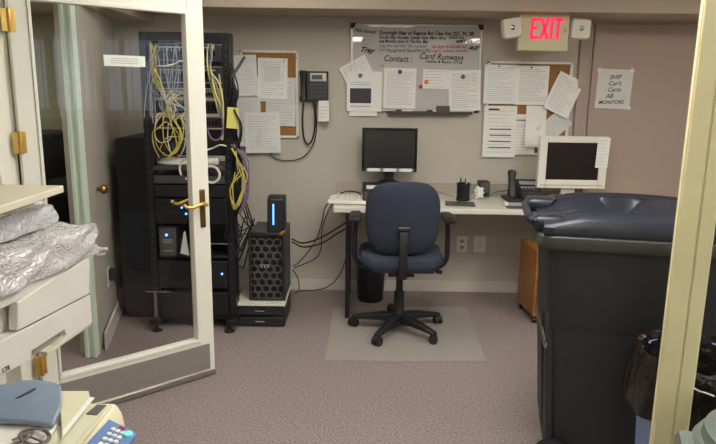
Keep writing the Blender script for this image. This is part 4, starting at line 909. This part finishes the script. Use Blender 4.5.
# ------------------------------------------------------------------ blue bin with a black bag, in front
GX, GY = 1.125, 1.965
bb = thing('waste_bin', 'blue waste bin lined with a black plastic bag before the wheeled bin', 'waste bin', (GX, GY, 0))
bm = bm_new(); lathe(bm, [(.14, .002), (.145, .01), (.178, .68), (.18, .70), (.172, .70), (.14, .02), (.001, .02)], (GX, GY, 0), 30); part('body', bm, 'blue_plastic', bb)
bm = bm_new(); prof = [(.12, .45), (.15, .58), (.168, .69), (.176, .720), (.190, .724), (.201, .70), (.207, .64), (.211, .58), (.214, .53), (.206, .525)]; seg = 90; R = []
for i, (r, z) in enumerate(prof):
    row = []
    for k in range(seg):
        a = 2*PI*k/seg; t = i/(len(prof)-1); f_ = .006*t*math.sin(9*a+2)+.004*t*math.sin(23*a+i*.3)+.004*math.sin(14*a+1.2*i)*(.3+t)
        row.append((GX+(r+f_)*math.cos(a), GY+(r+f_)*math.sin(a), z+.02*math.sin(5*a)*max(0, t-.5)+.006*math.sin(11*a+1)*(i > 2)))
    R.append(row)
loft(bm, R); part('bag_liner', bm, 'bag', bb, label='black plastic bag folded over the rim')
# grey-green lidded bin at the right edge
SX, SY, SZ = 1.03, 1.37, .72
sb = thing('round_bin', 'grey-green round bin with a clip handle at the bottom right corner', 'waste bin', (SX, SY, 0))
bm = bm_new(); lathe(bm, [(.15, .002), (.16, .01), (.178, SZ-.05), (.182, SZ-.03), (.175, SZ-.03), (.001, SZ-.04)], (SX, SY, 0), 36); part('body', bm, 'sage_plastic', sb)
bm = bm_new(); lathe(bm, [(.184, SZ-.045), (.206, SZ-.045), (.21, SZ-.015), (.20, SZ+.0), (.19, SZ+.004), (.184, SZ+.028), (.16, SZ+.044), (.15, SZ+.034), (.12, SZ+.052), (.0005, SZ+.062)], (SX, SY, 0), 48); part('lid', bm, 'sage_plastic', sb)
ha = math.radians(160); hd = Vector((math.cos(ha), math.sin(ha), 0)); hn = Vector((-hd.y, hd.x, 0)); c = Vector((SX, SY, 0))+hd*.205
bm = bm_new(); loft(bm, [[c+hd*u+hn*v+Vector((0, 0, z)) for u, v in rrect(-.02, .035*s, -.05*s, .05*s, .012, 3)] for s, z in ((.7, SZ-.12), (1, SZ-.09), (1.05, SZ-.03), (.85, SZ-.01))]); part('clip_handle', bm, 'sage_plastic', sb)
pts = [at(692, 387, 1.745), at(699, 391, 1.70), at(706, 393, 1.64), at(714, 396, 1.56)]
bm = bm_new(); tube(bm, smooth_path(pts, 5), .0025, 6); solo('white_cord', bm, 'cable_white', 'short white cord crossing from the cream post to the grey-green bin', 'cord')

# ------------------------------------------------------------------ copier with wrapped stacks
ca = math.radians(-8); CM = Matrix.Translation((-.998, 2.285, 0)) @ Matrix.Rotation(ca, 4, 'Z')     # local x = 0 right face, y = 0 far end
cp = thing('copier', 'large cream copier with a flat top slab at the left edge', 'copier', tuple(CM @ Vector((-.3, -.4, 0))), ca)
def on_copier(x, y):          # a place of the photo on the right-hand face of the copier: (along, up)
    n = CM.to_3x3() @ Vector((1, 0, 0)); d = _ray(x, y); q = CM.inverted() @ (CAM + d*((CM.translation-CAM).dot(n)/d.dot(n))); return (q.y, q.z)
bm = bm_new(); box(bm, -.52, 0, -.80, 0, .885, .93, CM); box(bm, -.52, -.05, -.80, -.012, .765, .885, CM); part('body', bm, 'copier_cream', cp, .008)
q0, q1 = on_copier(17, 302), on_copier(17, 331); q2, q3 = on_copier(89, 255), on_copier(89, 293.5)
bm = bm_new(); prism(bm, [q1, q3, q2, q0], 'x', -.03, .004); bm.transform(CM); part('drawer', bm, 'copier_cream', cp, .004)
bm = bm_new(); prism(bm, [on_copier(*q) for q in ((-12, 383), (31, 360), (32, 351), (65, 329.5), (67, 335), (60, 345), (92.5, 323), (90.5, 294.5), (17, 333), (-12, 349))], 'x', -.045, .0); bm.transform(CM); pnl = part('lower_panel', bm, 'copier_cream', cp, .003)
bm = bm_new(); prism(bm, [on_copier(*q) for q in ((31, 352), (65, 330), (67, 336), (58, 345), (46, 353), (32, 361))], 'x', -.04, -.03); bm.transform(CM); part('finger_slot', bm, 'splash_grey', pnl)
bm = bm_new(); prism(bm, [on_copier(*q) for q in ((48, 352), (60, 344), (66, 337), (92, 323), (92, 325.5), (62, 346), (49, 356))], 'x', -.03, -.004); bm.transform(CM); part('tray_lip', bm, 'splash_cream', pnl, .001)
ly_, lz_ = on_copier(6, 369)
bm = text_bm('LTR', .020, 0, .0005, .0006); bm.transform(CM @ Matrix.Translation((.001, ly_, lz_)) @ Matrix.Rotation(-.1, 4, 'X') @ Matrix.Rotation(PI/2, 4, 'Z') @ Matrix.Rotation(PI/2, 4, 'X')); part('size_mark', bm, 'print_dark', pnl, 0, False)
part('recess_panel', B(-.06, -.03, -.80, -.50, .80, .925, mtx=CM), 'copier_slab', cp, .004)
part('column', B(-.52, -.30, -.80, -.02, .93, 1.178, mtx=CM), 'copier_cream', cp, .01)
bm = bm_new(); prism(bm, [(-1.030, 2.212), (-1.55, 2.212), (-1.55, 1.45), (-1.03, 1.45)], 'z', 1.178, 1.203); part('top_slab', bm, 'copier_slab', cp, .004)
# stand carrying it, feet out of the picture
sd = thing('copier_stand', 'low frame carrying the copier at the left edge', 'stand', tuple(CM @ Vector((-.3, -.4, 0))), ca)
part('deck', B(-.52, -.14, -.80, -.10, .735, .764, mtx=CM), 'gunmetal', sd, .004)
for u in (-.50, -.46):
    for v in (-.79, -.16): part('leg', B(u-.02, u+.02, v-.02+.02, v+.02+.02, 0, .735, mtx=CM), 'gunmetal', sd, .003)
def bundle(name, label, x0, x1, y0, y1, z0, z1, m, seed, amp=.010):
    bm = bm_new(); rr = random.Random(seed); nx, ny, nz = 24, 34, 10
    box(bm, x0, x1, y0, y1, z0, z1); bmesh.ops.subdivide_edges(bm, edges=bm.edges[:], cuts=22, use_grid_fill=True)
    ph = [rr.uniform(0, 6) for _ in range(6)]
    for v in bm.verts:
        p = v.co; e = .5*math.sin(31*p.x+44*p.z+ph[0])*math.sin(23*p.y+19*p.z+ph[1])+.35*math.sin(70*p.y+60*p.x+ph[2])*math.sin(90*p.z+50*p.y+ph[3])+.25*math.sin(130*p.y+90*p.z+ph[4])
        cx_, cy_, cz_ = (x0+x1)/2, (y0+y1)/2, (z0+z1)/2
        fx, fy, fz = abs(p.x-cx_)/(x1-x0)*2, abs(p.y-cy_)/(y1-y0)*2, abs(p.z-cz_)/(z1-z0)*2
        rnd_ = max(0, fx-.9)+max(0, fz-.75)*.4+max(0, fy-.93)
        n = Vector((math.copysign(fx**6, p.x-cx_), math.copysign(fy**6, p.y-cy_), math.copysign(fz**6, p.z-cz_)))
        if p.z < z0+.004: n.z = 0
        v.co = p+n*(e*amp-.03*max(0, rnd_-.08))
    bm.transform(CM); return solo(name, bm, m, label, 'wrapped package')
bundle('wrapped_package', 'clear plastic wrapped stack of paper bulging over the copier drawer', -.28, .022, -.78, .055, .932, 1.045, 'wrap', 3, .013)
bundle('wrapped_package', 'flatter grey wrapped stack under the top slab of the copier', -.28, -.075, -.78, -.05, 1.058, 1.135, 'wrap_fold', 5, .010)
bm = bm_new(); rr = random.Random(4)
for k in range(5):
    p = CM @ Vector((.02, .02+.004*k, .93+.006*k)); tube(bm, smooth_path([p, p+Vector((.015, .01, rr.uniform(-.008, .008))), p+Vector((.03+.008*rr.random(), .02, rr.uniform(-.012, .012)))], 4), .0016, 5, taper=None)
solo('plastic_tatter', bm, 'wrap', 'torn plastic ends sticking out of the wrapped stack', 'plastic scrap')

# ------------------------------------------------------------------ fax machine on a small table
ft = thing('side_table', 'small dark table under the fax machine', 'table', (-.95, 1.20, 0))
part('top', B(-1.35, -.66, .95, 1.42, .655, .68), 'gunmetal', ft, .003)
for x in (-1.32, -.70):
    for y in (.98, 1.36): part('leg', B(x-.02, x+.02, y-.02, y+.02, 0, .655), 'gunmetal', ft, .002)
fx = thing('fax_machine', 'cream fax machine with blue keypad and grey-blue tray in the lower left corner', 'fax machine', (-.78, 1.28, .68))
bm = bm_new(); prism(bm, [(-1.02, 1.10), (-.60, 1.10), (-.60, 1.40), (-.655, 1.465), (-1.02, 1.465)], 'z', .681, .770); part('body', bm, 'paper_cream', fx, .010)
bm = bm_new(); prism(bm, [(1.10, .770), (1.40, .770), (1.40, .785), (1.30, .80), (1.10, .79)], 'x', -1.02, -.668); part('front_cover', bm, 'white_plastic', fx, .006)
cons = [(-.665, .683), (-.665, .800), (-.580, .800), (-.572, .794), (-.562, .775), (-.557, .745), (-.555, .683)]
bm = bm_new(); prism(bm, cons, 'y', 1.10, 1.415); part('console', bm, 'paper_cream', fx, .004)
def quad_slab(name, pts, th, m, par, bev=.002, label=None):
    bm = bm_new(); P = [Vector(p) for p in pts]; n = (P[1]-P[0]).cross(P[2]-P[0]).normalized()
    if n.z < 0: n = -n
    A = [bm.verts.new(p) for p in P]; Bq = [bm.verts.new(p-n*th) for p in P]; k = len(P); bm.faces.new(A); bm.faces.new(Bq[::-1])
    for i in range(k): bm.faces.new((A[i], A[(i+1) % k], Bq[(i+1) % k], Bq[i]))
    return part(name, bm, m, par, bev, label=label)
def lift(pxs, z): return [at_z(x, y, z) for x, y in pxs]
quad_slab('display', [at_z(85.5, 413.5, .8025), at_z(97, 404, .8025), at_z(106.5, 404.5, .8025), at_z(97, 414.5, .8025)], .010, 'lcd', fx)
quad_slab('control_strip', [at_z(57, 446, .8015), at_z(83.5, 415, .8015), at_z(96.5, 415.5, .8015), at_z(73, 446, .8015)], .004, 'splash_cream', fx, .0005)
quad_slab('console_ridge', [at_z(74, 446, .806), at_z(108, 404, .806), at_z(112, 404, .806), at_z(79, 446, .806)], .012, 'paper_cream', fx, .002)
kp_ = [at_z(82, 448, .816), at_z(109, 418.5, .816), at_z(137, 432.5, .806), at_z(120, 454, .806)]
kpad = quad_slab('keypad', kp_, .012, 'key_blue', fx, .003)
kn = (Vector(kp_[1])-Vector(kp_[0])).cross(Vector(kp_[3])-Vector(kp_[0])).normalized(); kn = kn if kn.z > 0 else -kn
def kp_at(s, t): a = Vector(kp_[0]).lerp(Vector(kp_[1]), t); b = Vector(kp_[3]).lerp(Vector(kp_[2]), t); return a.lerp(b, s)
for r in range(4):
    for c_ in range(3):
        q = kp_at(.36+c_*.16, .74-r*.18); bm = bm_new(); lathe(bm, [(.0055, -.002), (.0055, .003), (.0045, .004), (.0005, .004)], (0, 0, 0), 12); bm.transform(Matrix.Translation(q) @ kn.to_track_quat('Z', 'Y').to_matrix().to_4x4()); part('key', bm, 'white_plastic', kpad)
for s, t, m_, r_ in ((.82, .78, 'teal', .011), (.5, .90, 'magnet_pink', .004), (.60, .90, 'magnet_pink', .004)):
    q = kp_at(s, t); bm = bm_new(); lathe(bm, [(r_, -.002), (r_, .003), (r_*.8, .005), (.0005, .005)], (0, 0, 0), 16); bm.transform(Matrix.Translation(q) @ kn.to_track_quat('Z', 'Y').to_matrix().to_4x4()); part('key', bm, m_, kpad, label='round teal start key' if m_ == 'teal' else None)
# document tray: curved grey-blue slab
bm = bm_new(); rows = []
L0 = [at_z(-30, 420, .812), at_z(53, 424, .812)]; L1 = [at_z(-30, 402, .832), at_z(61.5, 404, .832)]; L2 = [at_z(-10, 388, .850), at_z(61, 385, .850)]; L3 = [at_z(10, 382, .853), at_z(52, 381.5, .853)]
for a_, b_ in (L0, L1, L2, L3): rows.append([a_.lerp(b_, t/6)+Vector((0, 0, .006*math.sin(PI*t/6))) for t in range(7)])
vt = [[bm.verts.new(p) for p in r] for r in rows]; vb = [[bm.verts.new(p-Vector((0, 0, .012))) for p in r] for r in rows]
for j in range(3):
    for i in range(6): bm.faces.new((vt[j][i], vt[j][i+1], vt[j+1][i+1], vt[j+1][i])); bm.faces.new((vb[j][i+1], vb[j][i], vb[j+1][i], vb[j+1][i+1]))
bd = [(vt[0], vb[0]), (vt[3], vb[3]), ([r[0] for r in vt], [r[0] for r in vb]), ([r[6] for r in vt], [r[6] for r in vb])]
for T_, B_ in bd:
    for i in range(len(T_)-1): bm.faces.new((T_[i], T_[i+1], B_[i+1], B_[i]))
tr = part('paper_tray', bm, 'fax_blue', fx, .003)
quad_slab('tray_groove', [at_z(15, 398, .8415), at_z(34, 388, .8535), at_z(36, 388.5, .8535), at_z(18, 398, .8415)], .002, 'gunmetal', tr, 0)
quad_slab('tray_support', [at_z(-20, 414, .808), at_z(50, 416, .808), at_z(50, 392, .822), at_z(-10, 396, .822)], .05, 'grey_plastic', fx)
for i, (dz, sh, lab) in enumerate(((0, 0, 'cream sheet lying on the fax machine beside its tray'), (.004, 3, 'narrow white sheet edge over the cream sheet on the fax machine'))):
    P = ([at_z(62, 431, .812), at_z(60, 391, .818), at_z(88.5, 391, .818), at_z(90, 397, .817)] if i == 0 else [at_z(62, 438, .8135), at_z(62, 431, .8135), at_z(90, 397, .8195), at_z(94.5, 397.5, .8195)])
    bm = bm_new(); A = [bm.verts.new(p) for p in P]; Bq = [bm.verts.new(p-Vector((0, 0, .0015))) for p in P]; bm.faces.new(A); bm.faces.new(Bq[::-1]); [bm.faces.new((A[k], A[(k+1) % 4], Bq[(k+1) % 4], Bq[k])) for k in range(4)]
    solo('paper_sheet', bm, 'paper_cream' if i == 0 else 'paper', lab, 'paper')
pts = [at_z(2, 447, .803)]+[at_z(35+(17-t*.25)*math.cos(t*.62+2.6), 437+(9-t*.1)*math.sin(t*.62+2.6), .804+.004*(t % 3)) for t in range(22)]+[at_z(30, 437, .81), at_z(44, 444, .81), at_z(20, 446, .81), at_z(34, 432, .812), at_z(12, 440, .81)]
bm = bm_new(); tube(bm, smooth_path(pts, 5), .0024, 8); part('telephone_cord', bm, 'cord_grey', fx, label='tangled grey cord')

# ------------------------------------------------------------------ light and exposure
for n_, e_ in (('lamp_diffuser', 27), ('lamp_diffuser_dimmed', 9)):
    d = M[n_].node_tree.nodes['Principled BSDF']; d.inputs['Emission Color'].default_value = (1, .985, .925, 1); d.inputs['Emission Strength'].default_value = e_
w = bpy.data.worlds.new('world'); S.world = w; w.use_nodes = True; w.node_tree.nodes['Background'].inputs['Color'].default_value = (.9, .9, 1, 1); w.node_tree.nodes['Background'].inputs['Strength'].default_value = .02
S.view_settings.view_transform = 'Standard'; S.view_settings.look = 'None'; S.view_settings.gamma = 1; S.view_settings.use_curve_mapping = False; S.view_settings.exposure = -.38
